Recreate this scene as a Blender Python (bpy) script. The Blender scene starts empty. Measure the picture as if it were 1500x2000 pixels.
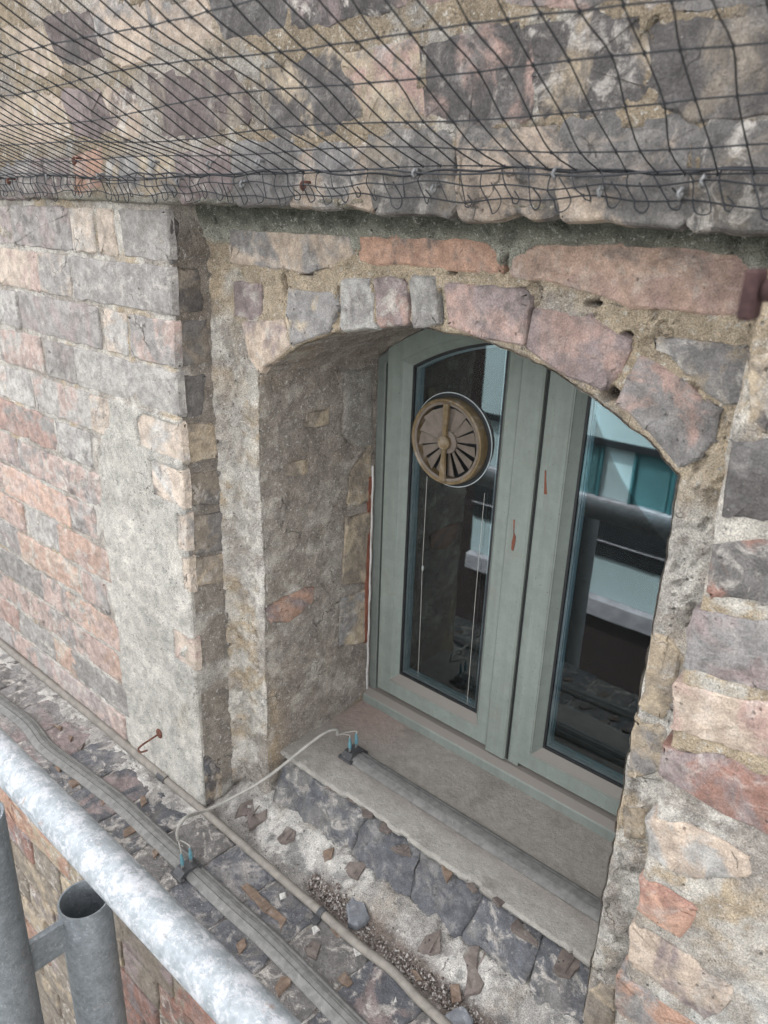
import bpy, math, random
import numpy as np
from mathutils import Vector, Matrix

SC = bpy.context.scene
COL = SC.collection
rnd = random.Random(11)

# ------------------------------------------------------------------ camera
cam_data = bpy.data.cameras.new('camera')
cam = bpy.data.objects.new('camera', cam_data)
COL.objects.link(cam)
cam_data.sensor_fit = 'HORIZONTAL'
cam_data.sensor_width = 36.0
cam_data.lens = 35.945
ROT = Matrix([[0.746674, -0.262377, 0.611258], [0.664439, 0.250516, -0.704104], [0.03161, 0.93188, 0.361387]])
cam.matrix_world = Matrix.Translation((0, -0.65, 0)) @ ROT.to_4x4()
cam_data.clip_start = 0.02
cam_data.clip_end = 400
cam_data.dof.use_dof = True
cam_data.dof.focus_distance = 1.05
cam_data.dof.aperture_fstop = 13.0
SC.camera = cam

# ------------------------------------------------------------------ bright day, this wall in shade: the sun stands behind it and lights the far side of the yard
SUN_EL, SUN_AZ = math.radians(46), math.radians(-118)     # azimuth from -Y (out of the wall) towards -X
world = bpy.data.worlds.new('World')
SC.world = world
world.use_nodes = True
wn = world.node_tree
wn.nodes.clear()
sky = wn.nodes.new('ShaderNodeTexSky')
sky.sky_type = 'NISHITA'
sky.sun_disc = False
sky.sun_elevation = SUN_EL
sdir = Vector((math.sin(SUN_AZ) * math.cos(SUN_EL), -math.cos(SUN_AZ) * math.cos(SUN_EL), math.sin(SUN_EL)))
sky.sun_rotation = math.atan2(sdir.x, sdir.y)
sky.air_density = 1.0
sky.dust_density = 2.0
sky.ozone_density = 1.0
hsv = wn.nodes.new('ShaderNodeHueSaturation')
hsv.inputs['Saturation'].default_value = 0.12
bg = wn.nodes.new('ShaderNodeBackground')
bg.inputs['Strength'].default_value = 0.15
wo = wn.nodes.new('ShaderNodeOutputWorld')
wn.links.new(sky.outputs['Color'], hsv.inputs['Color'])
wn.links.new(hsv.outputs['Color'], bg.inputs['Color'])
wn.links.new(bg.outputs['Background'], wo.inputs['Surface'])

sun_data = bpy.data.lights.new('sun', 'SUN')
sun_data.energy = 2.2
sun_data.angle = math.radians(0.6)
sun_data.color = (1.0, 0.965, 0.92)
sun = bpy.data.objects.new('sun', sun_data)
COL.objects.link(sun)
sun.rotation_euler = sdir.to_track_quat('Z', 'Y').to_euler()

SC.view_settings.view_transform = 'Standard'
SC.view_settings.look = 'None'
SC.view_settings.gamma = 1.0
SC.view_settings.exposure = 2.8

# ---- measured outlines, in metres on their own wall, ledge or sill plane ----
PIER_BRICKS = [
    ([(-1.603, -0.0702), (-1.468, -0.0702), (-1.468, -0.006), (-1.603, -0.006)], 'grey', 'mauve', 0),
    ([(-1.462, -0.0702), (-1.255, -0.0702), (-1.255, -0.006), (-1.462, -0.006)], 'grey', 'mauve', 0),
    ([(-1.251, -0.0702), (-1.182, -0.0702), (-1.182, -0.006), (-1.251, -0.006)], 'lgrey', 'peach', 0),
    ([(-1.17, -0.0702), (-1.122, -0.0702), (-1.122, -0.006), (-1.17, -0.006)], 'peach', 'tan', 0),
    ([(-1.1, -0.0702), (-0.984, -0.0702), (-0.984, -0.006), (-1.1, -0.006)], 'grey', 'dgrey', 1),
    ([(-1.75, -0.1454), (-1.55, -0.1454), (-1.55, -0.0812), (-1.75, -0.0812)], 'pink', 'grey', 0),
    ([(-1.545, -0.1454), (-1.386, -0.1454), (-1.386, -0.0812), (-1.545, -0.0812)], 'pink', 'peach', 0),
    ([(-1.384, -0.1454), (-1.274, -0.1454), (-1.274, -0.0812), (-1.384, -0.0812)], 'grey', 'peach', 0),
    ([(-1.266, -0.1454), (-0.984, -0.1454), (-0.984, -0.0812), (-1.266, -0.0812)], 'grey', 'grey', 1),
    ([(-1.736, -0.2206), (-1.576, -0.2206), (-1.576, -0.1564), (-1.736, -0.1564)], 'mauve', 'grey', 0),
    ([(-1.573, -0.2206), (-1.487, -0.2206), (-1.487, -0.1564), (-1.573, -0.1564)], 'grey', 'lgrey', 0),
    ([(-1.487, -0.2206), (-1.193, -0.2206), (-1.193, -0.1564), (-1.487, -0.1564)], 'grey', 'mauve', 0),
    ([(-1.178, -0.2206), (-1.113, -0.2206), (-1.113, -0.1564), (-1.178, -0.1564)], 'peach', 'lgrey', 0),
    ([(-1.101, -0.2206), (-0.984, -0.2206), (-0.984, -0.1564), (-1.101, -0.1564)], 'grey', 'pink', 1),
    ([(-1.878, -0.2958), (-1.606, -0.2958), (-1.606, -0.2316), (-1.878, -0.2316)], 'grey', 'pink', 0),
    ([(-1.609, -0.2958), (-1.412, -0.2958), (-1.412, -0.2316), (-1.609, -0.2316)], 'pink', 'lgrey', 0),
    ([(-1.397, -0.2958), (-1.288, -0.2958), (-1.288, -0.2316), (-1.397, -0.2316)], 'dgrey', 'purple', 0),
    ([(-1.287, -0.2958), (-0.984, -0.2958), (-0.984, -0.2316), (-1.287, -0.2316)], 'lgrey', 'grey', 1),
    ([(-1.766, -0.371), (-1.643, -0.371), (-1.643, -0.3068), (-1.766, -0.3068)], 'pink', 'grey', 0),
    ([(-1.638, -0.371), (-1.583, -0.371), (-1.583, -0.3068), (-1.638, -0.3068)], 'lgrey', 'pink', 0),
    ([(-1.581, -0.371), (-1.474, -0.371), (-1.474, -0.3068), (-1.581, -0.3068)], 'lgrey', 'grey', 0),
    ([(-1.465, -0.371), (-1.25, -0.371), (-1.25, -0.3068), (-1.465, -0.3068)], 'lgrey', 'pink', 0),
    ([(-1.253, -0.371), (-1.187, -0.371), (-1.187, -0.3068), (-1.253, -0.3068)], 'peach', 'lgrey', 0),
    ([(-1.103, -0.371), (-0.984, -0.371), (-0.984, -0.3068), (-1.103, -0.3068)], 'peach', 'lgrey', 1),
    ([(-1.924, -0.4462), (-1.687, -0.4462), (-1.687, -0.382), (-1.924, -0.382)], 'grey', 'pink', 0),
    ([(-1.694, -0.4462), (-1.401, -0.4462), (-1.401, -0.382), (-1.694, -0.382)], 'red', 'dgrey', 0),
    ([(-1.391, -0.4462), (-1.269, -0.4462), (-1.269, -0.382), (-1.391, -0.382)], 'grey', 'lgrey', 0),
    ([(-1.072, -0.4462), (-0.984, -0.4462), (-0.984, -0.382), (-1.072, -0.382)], 'peach', 'lgrey', 1),
    ([(-1.731, -0.5214), (-1.58, -0.5214), (-1.58, -0.4572), (-1.731, -0.4572)], 'pink', 'mauve', 0),
    ([(-1.573, -0.5214), (-1.467, -0.5214), (-1.467, -0.4572), (-1.573, -0.4572)], 'grey', 'pink', 0),
    ([(-1.465, -0.5214), (-1.247, -0.5214), (-1.247, -0.4572), (-1.465, -0.4572)], 'pink', 'grey', 0),
    ([(-1.008, -0.5214), (-0.984, -0.5214), (-0.984, -0.4572), (-1.008, -0.4572)], 'peach', 'grey', 1),
    ([(-1.876, -0.5966), (-1.661, -0.5966), (-1.661, -0.5324), (-1.876, -0.5324)], 'pink', 'red', 0),
    ([(-1.667, -0.5966), (-1.385, -0.5966), (-1.385, -0.5324), (-1.667, -0.5324)], 'orange', 'pink', 0),
    ([(-1.378, -0.5966), (-1.282, -0.5966), (-1.282, -0.5324), (-1.378, -0.5324)], 'grey', 'pink', 0),
    ([(-1.003, -0.5966), (-0.984, -0.5966), (-0.984, -0.5324), (-1.003, -0.5324)], 'peach', 'tan', 1),
    ([(-1.883, -0.6718), (-1.598, -0.6718), (-1.598, -0.6076), (-1.883, -0.6076)], 'pink', 'orange', 0),
    ([(-1.577, -0.6718), (-1.434, -0.6718), (-1.434, -0.6076), (-1.577, -0.6076)], 'grey', 'lgrey', 0),
    ([(-1.439, -0.6718), (-1.239, -0.6718), (-1.239, -0.6076), (-1.439, -0.6076)], 'orange', 'pink', 0),
    ([(-1.997, -0.747), (-1.826, -0.747), (-1.826, -0.6828), (-1.997, -0.6828)], 'grey', 'pink', 0),
    ([(-1.835, -0.747), (-1.643, -0.747), (-1.643, -0.6828), (-1.835, -0.6828)], 'grey', 'mauve', 0),
    ([(-1.633, -0.747), (-1.376, -0.747), (-1.376, -0.6828), (-1.633, -0.6828)], 'orange', 'peach', 0),
    ([(-1.366, -0.747), (-1.27, -0.747), (-1.27, -0.6828), (-1.366, -0.6828)], 'pink', 'grey', 0),
    ([(-1.045, -0.747), (-0.984, -0.747), (-0.984, -0.6828), (-1.045, -0.6828)], 'peach', 'pink', 1),
    ([(-1.883, -0.8222), (-1.553, -0.8222), (-1.553, -0.758), (-1.883, -0.758)], 'grey', 'dgrey', 0),
    ([(-1.554, -0.8222), (-1.441, -0.8222), (-1.441, -0.758), (-1.554, -0.758)], 'pink', 'grey', 0),
    ([(-1.446, -0.8222), (-1.23, -0.8222), (-1.23, -0.758), (-1.446, -0.758)], 'orange', 'pink', 0),
    ([(-2.004, -0.8974), (-1.756, -0.8974), (-1.756, -0.8332), (-2.004, -0.8332)], 'pink', 'grey', 0),
    ([(-1.757, -0.8974), (-1.64, -0.8974), (-1.64, -0.8332), (-1.757, -0.8332)], 'pink', 'lgrey', 0),
    ([(-1.648, -0.8974), (-1.352, -0.8974), (-1.352, -0.8332), (-1.648, -0.8332)], 'pink', 'grey', 0),
    ([(-1.357, -0.8974), (-1.238, -0.8974), (-1.238, -0.8332), (-1.357, -0.8332)], 'pink', 'orange', 0),
    ([(-2.035, -0.9726), (-1.711, -0.9726), (-1.711, -0.9084), (-2.035, -0.9084)], 'red', 'pink', 0),
    ([(-1.72, -0.9726), (-1.536, -0.9726), (-1.536, -0.9084), (-1.72, -0.9084)], 'dgrey', 'grey', 0),
    ([(-1.541, -0.9726), (-1.441, -0.9726), (-1.441, -0.9084), (-1.541, -0.9084)], 'orange', 'peach', 0),
    ([(-1.458, -0.9726), (-1.227, -0.9726), (-1.227, -0.9084), (-1.458, -0.9084)], 'dgrey', 'grey', 0),
    ([(-1.986, -1.0478), (-1.762, -1.0478), (-1.762, -0.9836), (-1.986, -0.9836)], 'mauve', 'grey', 0),
    ([(-1.768, -1.0478), (-1.638, -1.0478), (-1.638, -0.9836), (-1.768, -0.9836)], 'pink', 'grey', 0),
    ([(-1.643, -1.0478), (-1.552, -1.0478), (-1.552, -0.9836), (-1.643, -0.9836)], 'grey', 'mauve', 0),
    ([(-1.564, -1.0478), (-1.378, -1.0478), (-1.378, -0.9836), (-1.564, -0.9836)], 'mauve', 'pink', 0),
    ([(-1.385, -1.0478), (-1.251, -1.0478), (-1.251, -0.9836), (-1.385, -0.9836)], 'pink', 'mauve', 0),
    ([(-1.716, -0.0702), (-1.614, -0.0702), (-1.614, -0.006), (-1.716, -0.006)], 'pink', 'pink', 0),
    ([(-1.942, -0.0702), (-1.727, -0.0702), (-1.727, -0.006), (-1.942, -0.006)], 'grey', 'lgrey', 0),
    ([(-2.055, -0.0702), (-1.953, -0.0702), (-1.953, -0.006), (-2.055, -0.006)], 'orange', 'pink', 0),
    ([(-2.281, -0.0702), (-2.066, -0.0702), (-2.066, -0.006), (-2.281, -0.006)], 'pink', 'grey', 0),
    ([(-1.976, -0.1454), (-1.761, -0.1454), (-1.761, -0.0812), (-1.976, -0.0812)], 'grey', 'grey', 0),
    ([(-2.089, -0.1454), (-1.987, -0.1454), (-1.987, -0.0812), (-2.089, -0.0812)], 'orange', 'lgrey', 0),
    ([(-2.315, -0.1454), (-2.1, -0.1454), (-2.1, -0.0812), (-2.315, -0.0812)], 'mauve', 'grey', 0),
    ([(-1.849, -0.2206), (-1.747, -0.2206), (-1.747, -0.1564), (-1.849, -0.1564)], 'pink', 'lgrey', 0),
    ([(-2.075, -0.2206), (-1.86, -0.2206), (-1.86, -0.1564), (-2.075, -0.1564)], 'lgrey', 'pink', 0),
    ([(-2.188, -0.2206), (-2.086, -0.2206), (-2.086, -0.1564), (-2.188, -0.1564)], 'mauve', 'grey', 0),
    ([(-2.104, -0.2958), (-1.889, -0.2958), (-1.889, -0.2316), (-2.104, -0.2316)], 'grey', 'pink', 0),
    ([(-1.879, -0.371), (-1.777, -0.371), (-1.777, -0.3068), (-1.879, -0.3068)], 'pink', 'grey', 0),
    ([(-2.105, -0.371), (-1.89, -0.371), (-1.89, -0.3068), (-2.105, -0.3068)], 'mauve', 'pink', 0),
    ([(-2.15, -0.4462), (-1.935, -0.4462), (-1.935, -0.382), (-2.15, -0.382)], 'pink', 'grey', 0),
    ([(-1.844, -0.5214), (-1.742, -0.5214), (-1.742, -0.4572), (-1.844, -0.4572)], 'mauve', 'pink', 0),
    ([(-2.07, -0.5214), (-1.855, -0.5214), (-1.855, -0.4572), (-2.07, -0.4572)], 'mauve', 'grey', 0),
    ([(-2.183, -0.5214), (-2.081, -0.5214), (-2.081, -0.4572), (-2.183, -0.4572)], 'lgrey', 'pink', 0),
    ([(-2.102, -0.5966), (-1.887, -0.5966), (-1.887, -0.5324), (-2.102, -0.5324)], 'orange', 'lgrey', 0),
    ([(-1.996, -0.6718), (-1.894, -0.6718), (-1.894, -0.6076), (-1.996, -0.6076)], 'pink', 'grey', 0),
    ([(-2.222, -0.6718), (-2.007, -0.6718), (-2.007, -0.6076), (-2.222, -0.6076)], 'pink', 'pink', 0),
    ([(-2.223, -0.747), (-2.008, -0.747), (-2.008, -0.6828), (-2.223, -0.6828)], 'mauve', 'grey', 0),
    ([(-1.996, -0.8222), (-1.894, -0.8222), (-1.894, -0.758), (-1.996, -0.758)], 'lgrey', 'pink', 0),
    ([(-2.222, -0.8222), (-2.007, -0.8222), (-2.007, -0.758), (-2.222, -0.758)], 'grey', 'pink', 0),
    ([(-2.23, -0.8974), (-2.015, -0.8974), (-2.015, -0.8332), (-2.23, -0.8332)], 'lgrey', 'lgrey', 0),
    ([(-2.148, -0.9726), (-2.046, -0.9726), (-2.046, -0.9084), (-2.148, -0.9084)], 'mauve', 'lgrey', 0),
    ([(-2.212, -1.0478), (-1.997, -1.0478), (-1.997, -0.9836), (-2.212, -0.9836)], 'pink', 'pink', 0),
]
RETURN_BRICKS = [
    ([(-0.001, -0.0828), (0.0495, -0.0827), (0.0564, -0.1438), (-0.0041, -0.1428)], 'dark', 'brown'),
    ([(0.0062, -0.1552), (0.0593, -0.1576), (0.065, -0.2183), (0.0002, -0.2203)], 'brown', 'dgrey'),
    ([(0.0007, -0.2371), (0.0512, -0.2396), (0.0443, -0.3023), (-0.0022, -0.2978)], 'dgrey', 'dark'),
    ([(0.0041, -0.3109), (0.0629, -0.3187), (0.0676, -0.3741), (0.0033, -0.3715)], 'tan', 'brown'),
    ([(0.0039, -0.3893), (0.0745, -0.3983), (0.0785, -0.4576), (0.0029, -0.4423)], 'brown', 'dgrey'),
    ([(0.0119, -0.4659), (0.0747, -0.4703), (0.072, -0.5388), (0.0025, -0.5281)], 'dgrey', 'brown'),
    ([(0.0019, -0.5371), (0.0716, -0.5472), (0.0741, -0.6015), (0.0005, -0.5852)], 'brown', 'tan'),
    ([(0.0047, -0.0127), (0.0171, -0.0152), (0.0154, -0.0699), (0.0015, -0.0738)], 'dark', 'dgrey'),
    ([(0.0034, -0.9344), (0.0124, -0.9351), (0.0376, -0.9779), (0.0395, -0.9862), (0.0031, -0.9736)], 'dark', 'blue'),
    ([(0.0005, -0.979), (0.0428, -0.9906), (0.0365, -1.0398), (0.0067, -1.0449)], 'dark', 'tan'),
]
UPPER_BRICKS = [
    ([(-1.373, 0.252), (-1.257, 0.242), (-1.207, 0.181), (-1.303, 0.184)], 'peach', 'tan'),
    ([(-1.234, 0.246), (-1.119, 0.238), (-1.075, 0.189), (-1.141, 0.181), (-1.208, 0.191)], 'purple', 'dark'),
    ([(-1.104, 0.248), (-0.992, 0.24), (-0.969, 0.193), (-0.972, 0.183), (-1.041, 0.178), (-1.088, 0.202)], 'peach', 'grey'),
    ([(-0.974, 0.238), (-0.861, 0.225), (-0.832, 0.185), (-0.942, 0.185), (-0.963, 0.203)], 'peach', 'grey'),
    ([(-0.85, 0.245), (-0.717, 0.227), (-0.713, 0.184), (-0.821, 0.182)], 'dark', 'dgrey'),
    ([(-0.707, 0.235), (-0.574, 0.22), (-0.564, 0.187), (-0.705, 0.185)], 'dark', 'mauve'),
    ([(-0.567, 0.219), (-0.454, 0.211), (-0.446, 0.182), (-0.56, 0.188)], 'dark', 'pink'),
    ([(-0.449, 0.21), (-0.333, 0.204), (-0.321, 0.166), (-0.438, 0.174)], 'dgrey', 'pink'),
    ([(-0.328, 0.203), (-0.228, 0.195), (-0.213, 0.15), (-0.313, 0.156)], 'dgrey', 'peach'),
    ([(-1.545, 0.147), (-1.441, 0.15), (-1.455, 0.098), (-1.565, 0.095)], 'grey', 'tan'),
    ([(-1.431, 0.151), (-1.345, 0.148), (-1.304, 0.086), (-1.44, 0.096)], 'peach', 'tan'),
    ([(-1.332, 0.151), (-1.218, 0.149), (-1.19, 0.093), (-1.294, 0.091)], 'peach', 'tan'),
    ([(-1.209, 0.15), (-1.101, 0.147), (-1.06, 0.107), (-1.115, 0.094), (-1.187, 0.094)], 'mauve', 'purple'),
    ([(-1.094, 0.146), (-1.025, 0.147), (-1.007, 0.12), (-1.007, 0.091), (-1.053, 0.092)], 'peach', 'purple'),
    ([(-0.985, 0.154), (-0.863, 0.149), (-0.809, 0.141), (-0.779, 0.1), (-0.853, 0.089), (-0.95, 0.081), (-0.976, 0.115)], 'purple', 'brown'),
    ([(-0.76, 0.15), (-0.634, 0.151), (-0.597, 0.098), (-0.67, 0.079), (-0.741, 0.087)], 'dark', 'tan'),
    ([(-0.628, 0.143), (-0.536, 0.147), (-0.523, 0.092), (-0.591, 0.093)], 'tan', 'pink'),
    ([(-0.523, 0.15), (-0.426, 0.151), (-0.41, 0.114), (-0.407, 0.086), (-0.469, 0.083), (-0.515, 0.089)], 'dark', 'pink'),
    ([(-0.421, 0.153), (-0.312, 0.149), (-0.3, 0.101), (-0.317, 0.087), (-0.384, 0.083), (-0.408, 0.114)], 'dark', 'tan'),
    ([(-0.301, 0.136), (-0.217, 0.139), (-0.184, 0.138), (-0.172, 0.083), (-0.262, 0.082), (-0.295, 0.1)], 'dark', 'brown'),
    ([(-1.582, 0.054), (-1.462, 0.056), (-1.472, 0.014), (-1.598, 0.011)], 'grey', 'mauve'),
    ([(-1.454, 0.056), (-1.336, 0.057), (-1.337, 0.017), (-1.464, 0.014)], 'grey', 'mauve'),
    ([(-1.327, 0.059), (-1.211, 0.068), (-1.214, 0.021), (-1.33, 0.016)], 'mauve', 'grey'),
    ([(-1.201, 0.071), (-1.121, 0.076), (-1.12, 0.023), (-1.205, 0.02)], 'orange', 'pink'),
    ([(-1.108, 0.064), (-0.942, 0.069), (-0.938, 0.02), (-1.11, 0.017)], 'grey', 'tan'),
    ([(-0.93, 0.06), (-0.829, 0.066), (-0.825, 0.024), (-0.927, 0.012)], 'mauve', 'grey'),
    ([(-0.819, 0.067), (-0.717, 0.07), (-0.714, 0.016), (-0.811, 0.014)], 'grey', 'dgrey'),
    ([(-0.71, 0.066), (-0.593, 0.064), (-0.589, 0.016), (-0.709, 0.011)], 'peach', 'grey'),
    ([(-0.586, 0.067), (-0.492, 0.071), (-0.484, 0.008), (-0.58, 0.01)], 'dgrey', 'brown'),
    ([(-0.474, 0.078), (-0.372, 0.075), (-0.362, 0.012), (-0.472, 0.007)], 'dgrey', 'peach'),
    ([(-0.365, 0.073), (-0.257, 0.072), (-0.254, 0.007), (-0.357, 0.009)], 'dgrey', 'peach'),
    ([(-0.248, 0.064), (-0.169, 0.068), (-0.156, 0.006), (-0.245, 0.005)], 'dgrey', 'brown'),
    ([(-2.1, 0.311), (-1.9, 0.309), (-1.9, 0.397), (-2.1, 0.395)], 'tan', 'tan'),
    ([(-1.886, 0.311), (-1.686, 0.309), (-1.686, 0.397), (-1.886, 0.395)], 'peach', 'dgrey'),
    ([(-1.672, 0.311), (-1.567, 0.309), (-1.567, 0.397), (-1.672, 0.395)], 'purple', 'tan'),
    ([(-1.553, 0.311), (-1.448, 0.309), (-1.448, 0.397), (-1.553, 0.395)], 'dark', 'dgrey'),
    ([(-1.434, 0.311), (-1.234, 0.309), (-1.234, 0.397), (-1.434, 0.395)], 'purple', 'grey'),
    ([(-1.22, 0.311), (-1.01, 0.309), (-1.01, 0.397), (-1.22, 0.395)], 'peach', 'grey'),
    ([(-0.996, 0.311), (-0.796, 0.309), (-0.796, 0.397), (-0.996, 0.395)], 'dgrey', 'grey'),
    ([(-0.782, 0.311), (-0.677, 0.309), (-0.677, 0.397), (-0.782, 0.395)], 'dark', 'tan'),
    ([(-0.663, 0.311), (-0.558, 0.309), (-0.558, 0.397), (-0.663, 0.395)], 'peach', 'tan'),
    ([(-0.544, 0.311), (-0.439, 0.309), (-0.439, 0.397), (-0.544, 0.395)], 'purple', 'tan'),
    ([(-0.425, 0.311), (-0.215, 0.309), (-0.215, 0.397), (-0.425, 0.395)], 'tan', 'tan'),
    ([(-0.201, 0.311), (0.009, 0.309), (0.009, 0.397), (-0.201, 0.395)], 'tan', 'dgrey'),
    ([(0.023, 0.311), (0.223, 0.309), (0.223, 0.397), (0.023, 0.395)], 'dark', 'dgrey'),
    ([(0.237, 0.311), (0.447, 0.309), (0.447, 0.397), (0.237, 0.395)], 'dgrey', 'tan'),
    ([(-2.0, 0.41100000000000003), (-1.79, 0.40900000000000003), (-1.79, 0.497), (-2.0, 0.495)], 'tan', 'dgrey'),
    ([(-1.776, 0.41100000000000003), (-1.671, 0.40900000000000003), (-1.671, 0.497), (-1.776, 0.495)], 'purple', 'dgrey'),
    ([(-1.657, 0.41100000000000003), (-1.457, 0.40900000000000003), (-1.457, 0.497), (-1.657, 0.495)], 'peach', 'dgrey'),
    ([(-1.443, 0.41100000000000003), (-1.338, 0.40900000000000003), (-1.338, 0.497), (-1.443, 0.495)], 'purple', 'grey'),
    ([(-1.324, 0.41100000000000003), (-1.219, 0.40900000000000003), (-1.219, 0.497), (-1.324, 0.495)], 'purple', 'grey'),
    ([(-1.205, 0.41100000000000003), (-0.995, 0.40900000000000003), (-0.995, 0.497), (-1.205, 0.495)], 'purple', 'dgrey'),
    ([(-0.981, 0.41100000000000003), (-0.781, 0.40900000000000003), (-0.781, 0.497), (-0.981, 0.495)], 'purple', 'tan'),
    ([(-0.767, 0.41100000000000003), (-0.662, 0.40900000000000003), (-0.662, 0.497), (-0.767, 0.495)], 'peach', 'grey'),
    ([(-0.648, 0.41100000000000003), (-0.438, 0.40900000000000003), (-0.438, 0.497), (-0.648, 0.495)], 'dark', 'tan'),
    ([(-0.424, 0.41100000000000003), (-0.214, 0.40900000000000003), (-0.214, 0.497), (-0.424, 0.495)], 'dgrey', 'tan'),
    ([(-0.2, 0.41100000000000003), (-0.0, 0.40900000000000003), (-0.0, 0.497), (-0.2, 0.495)], 'dgrey', 'tan'),
    ([(0.014, 0.41100000000000003), (0.214, 0.40900000000000003), (0.214, 0.497), (0.014, 0.495)], 'tan', 'dgrey'),
    ([(0.228, 0.41100000000000003), (0.428, 0.40900000000000003), (0.428, 0.497), (0.228, 0.495)], 'tan', 'dgrey'),
    ([(-2.1, 0.511), (-1.9, 0.509), (-1.9, 0.597), (-2.1, 0.595)], 'dark', 'tan'),
    ([(-1.886, 0.511), (-1.781, 0.509), (-1.781, 0.597), (-1.886, 0.595)], 'purple', 'tan'),
    ([(-1.767, 0.511), (-1.567, 0.509), (-1.567, 0.597), (-1.767, 0.595)], 'tan', 'dgrey'),
    ([(-1.553, 0.511), (-1.353, 0.509), (-1.353, 0.597), (-1.553, 0.595)], 'dgrey', 'tan'),
    ([(-1.339, 0.511), (-1.234, 0.509), (-1.234, 0.597), (-1.339, 0.595)], 'dark', 'dgrey'),
    ([(-1.22, 0.511), (-1.115, 0.509), (-1.115, 0.597), (-1.22, 0.595)], 'dark', 'grey'),
    ([(-1.101, 0.511), (-0.996, 0.509), (-0.996, 0.597), (-1.101, 0.595)], 'tan', 'grey'),
    ([(-0.982, 0.511), (-0.877, 0.509), (-0.877, 0.597), (-0.982, 0.595)], 'tan', 'dgrey'),
    ([(-0.863, 0.511), (-0.653, 0.509), (-0.653, 0.597), (-0.863, 0.595)], 'peach', 'grey'),
    ([(-0.639, 0.511), (-0.534, 0.509), (-0.534, 0.597), (-0.639, 0.595)], 'purple', 'dgrey'),
    ([(-0.52, 0.511), (-0.415, 0.509), (-0.415, 0.597), (-0.52, 0.595)], 'tan', 'tan'),
    ([(-0.401, 0.511), (-0.201, 0.509), (-0.201, 0.597), (-0.401, 0.595)], 'dgrey', 'tan'),
    ([(-0.187, 0.511), (-0.082, 0.509), (-0.082, 0.597), (-0.187, 0.595)], 'dgrey', 'tan'),
    ([(-0.068, 0.511), (0.132, 0.509), (0.132, 0.597), (-0.068, 0.595)], 'peach', 'dgrey'),
    ([(0.146, 0.511), (0.251, 0.509), (0.251, 0.597), (0.146, 0.595)], 'peach', 'tan'),
    ([(0.265, 0.511), (0.37, 0.509), (0.37, 0.597), (0.265, 0.595)], 'peach', 'dgrey'),
]
ARCH_BRICKS = [
    ([(-0.953, -0.023), (-0.702, -0.024), (-0.698, -0.045), (-0.746, -0.065), (-0.792, -0.076), (-0.833, -0.073), (-0.951, -0.075)], 'peach', 'grey'),
    ([(-0.695, -0.023), (-0.498, -0.021), (-0.482, -0.033), (-0.478, -0.055), (-0.608, -0.055), (-0.69, -0.056)], 'orange', 'orange'),
    ([(-0.468, -0.038), (-0.425, -0.02), (-0.303, -0.016), (-0.238, -0.02), (-0.224, -0.032), (-0.219, -0.075), (-0.328, -0.075), (-0.37, -0.064), (-0.466, -0.058)], 'salmon', 'pink'),
    ([(-0.945, -0.099), (-0.884, -0.096), (-0.885, -0.141), (-0.905, -0.151), (-0.944, -0.148)], 'mauve', 'tan'),
    ([(-0.929, -0.156), (-0.837, -0.143), (-0.824, -0.177), (-0.894, -0.226), (-0.913, -0.207)], 'peach', 'mauve'),
    ([(-0.826, -0.098), (-0.731, -0.098), (-0.729, -0.115), (-0.747, -0.147), (-0.816, -0.175), (-0.829, -0.141)], 'grey', 'tan'),
    ([(-0.723, -0.082), (-0.671, -0.072), (-0.661, -0.131), (-0.722, -0.144)], 'lgrey', 'grey'),
    ([(-0.664, -0.075), (-0.616, -0.073), (-0.61, -0.123), (-0.655, -0.131)], 'mauve', 'pink'),
    ([(-0.607, -0.07), (-0.569, -0.065), (-0.562, -0.118), (-0.601, -0.124)], 'grey', 'lgrey'),
    ([(-0.555, -0.068), (-0.445, -0.072), (-0.443, -0.087), (-0.444, -0.127), (-0.498, -0.124), (-0.548, -0.118)], 'mauve', 'pink'),
    ([(-0.435, -0.088), (-0.371, -0.089), (-0.321, -0.11), (-0.333, -0.142), (-0.346, -0.158), (-0.391, -0.151), (-0.44, -0.13)], 'mauve', 'pink'),
    ([(-0.309, -0.122), (-0.27, -0.137), (-0.24, -0.154), (-0.226, -0.161), (-0.227, -0.189), (-0.239, -0.207), (-0.252, -0.222), (-0.293, -0.19), (-0.328, -0.169), (-0.322, -0.142)], 'grey', 'pink'),
    ([(-0.3, -0.103), (-0.211, -0.098), (-0.2, -0.149), (-0.225, -0.153), (-0.263, -0.131)], 'grey', 'tan'),
    ([(-0.252, -0.406), (-0.234, -0.401), (-0.22, -0.416), (-0.219, -0.45), (-0.219, -0.485), (-0.226, -0.499), (-0.252, -0.498), (-0.25, -0.458)], 'tan', 'brown'),
    ([(-0.253, -0.517), (-0.218, -0.509), (-0.216, -0.568), (-0.249, -0.594)], 'tan', 'grey'),
    ([(-0.252, -0.637), (-0.222, -0.623), (-0.219, -0.663), (-0.242, -0.681)], 'tan', 'brown'),
    ([(-0.249, -0.939), (-0.219, -0.907), (-0.212, -0.978), (-0.248, -1.013)], 'brown', 'tan'),
]
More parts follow.
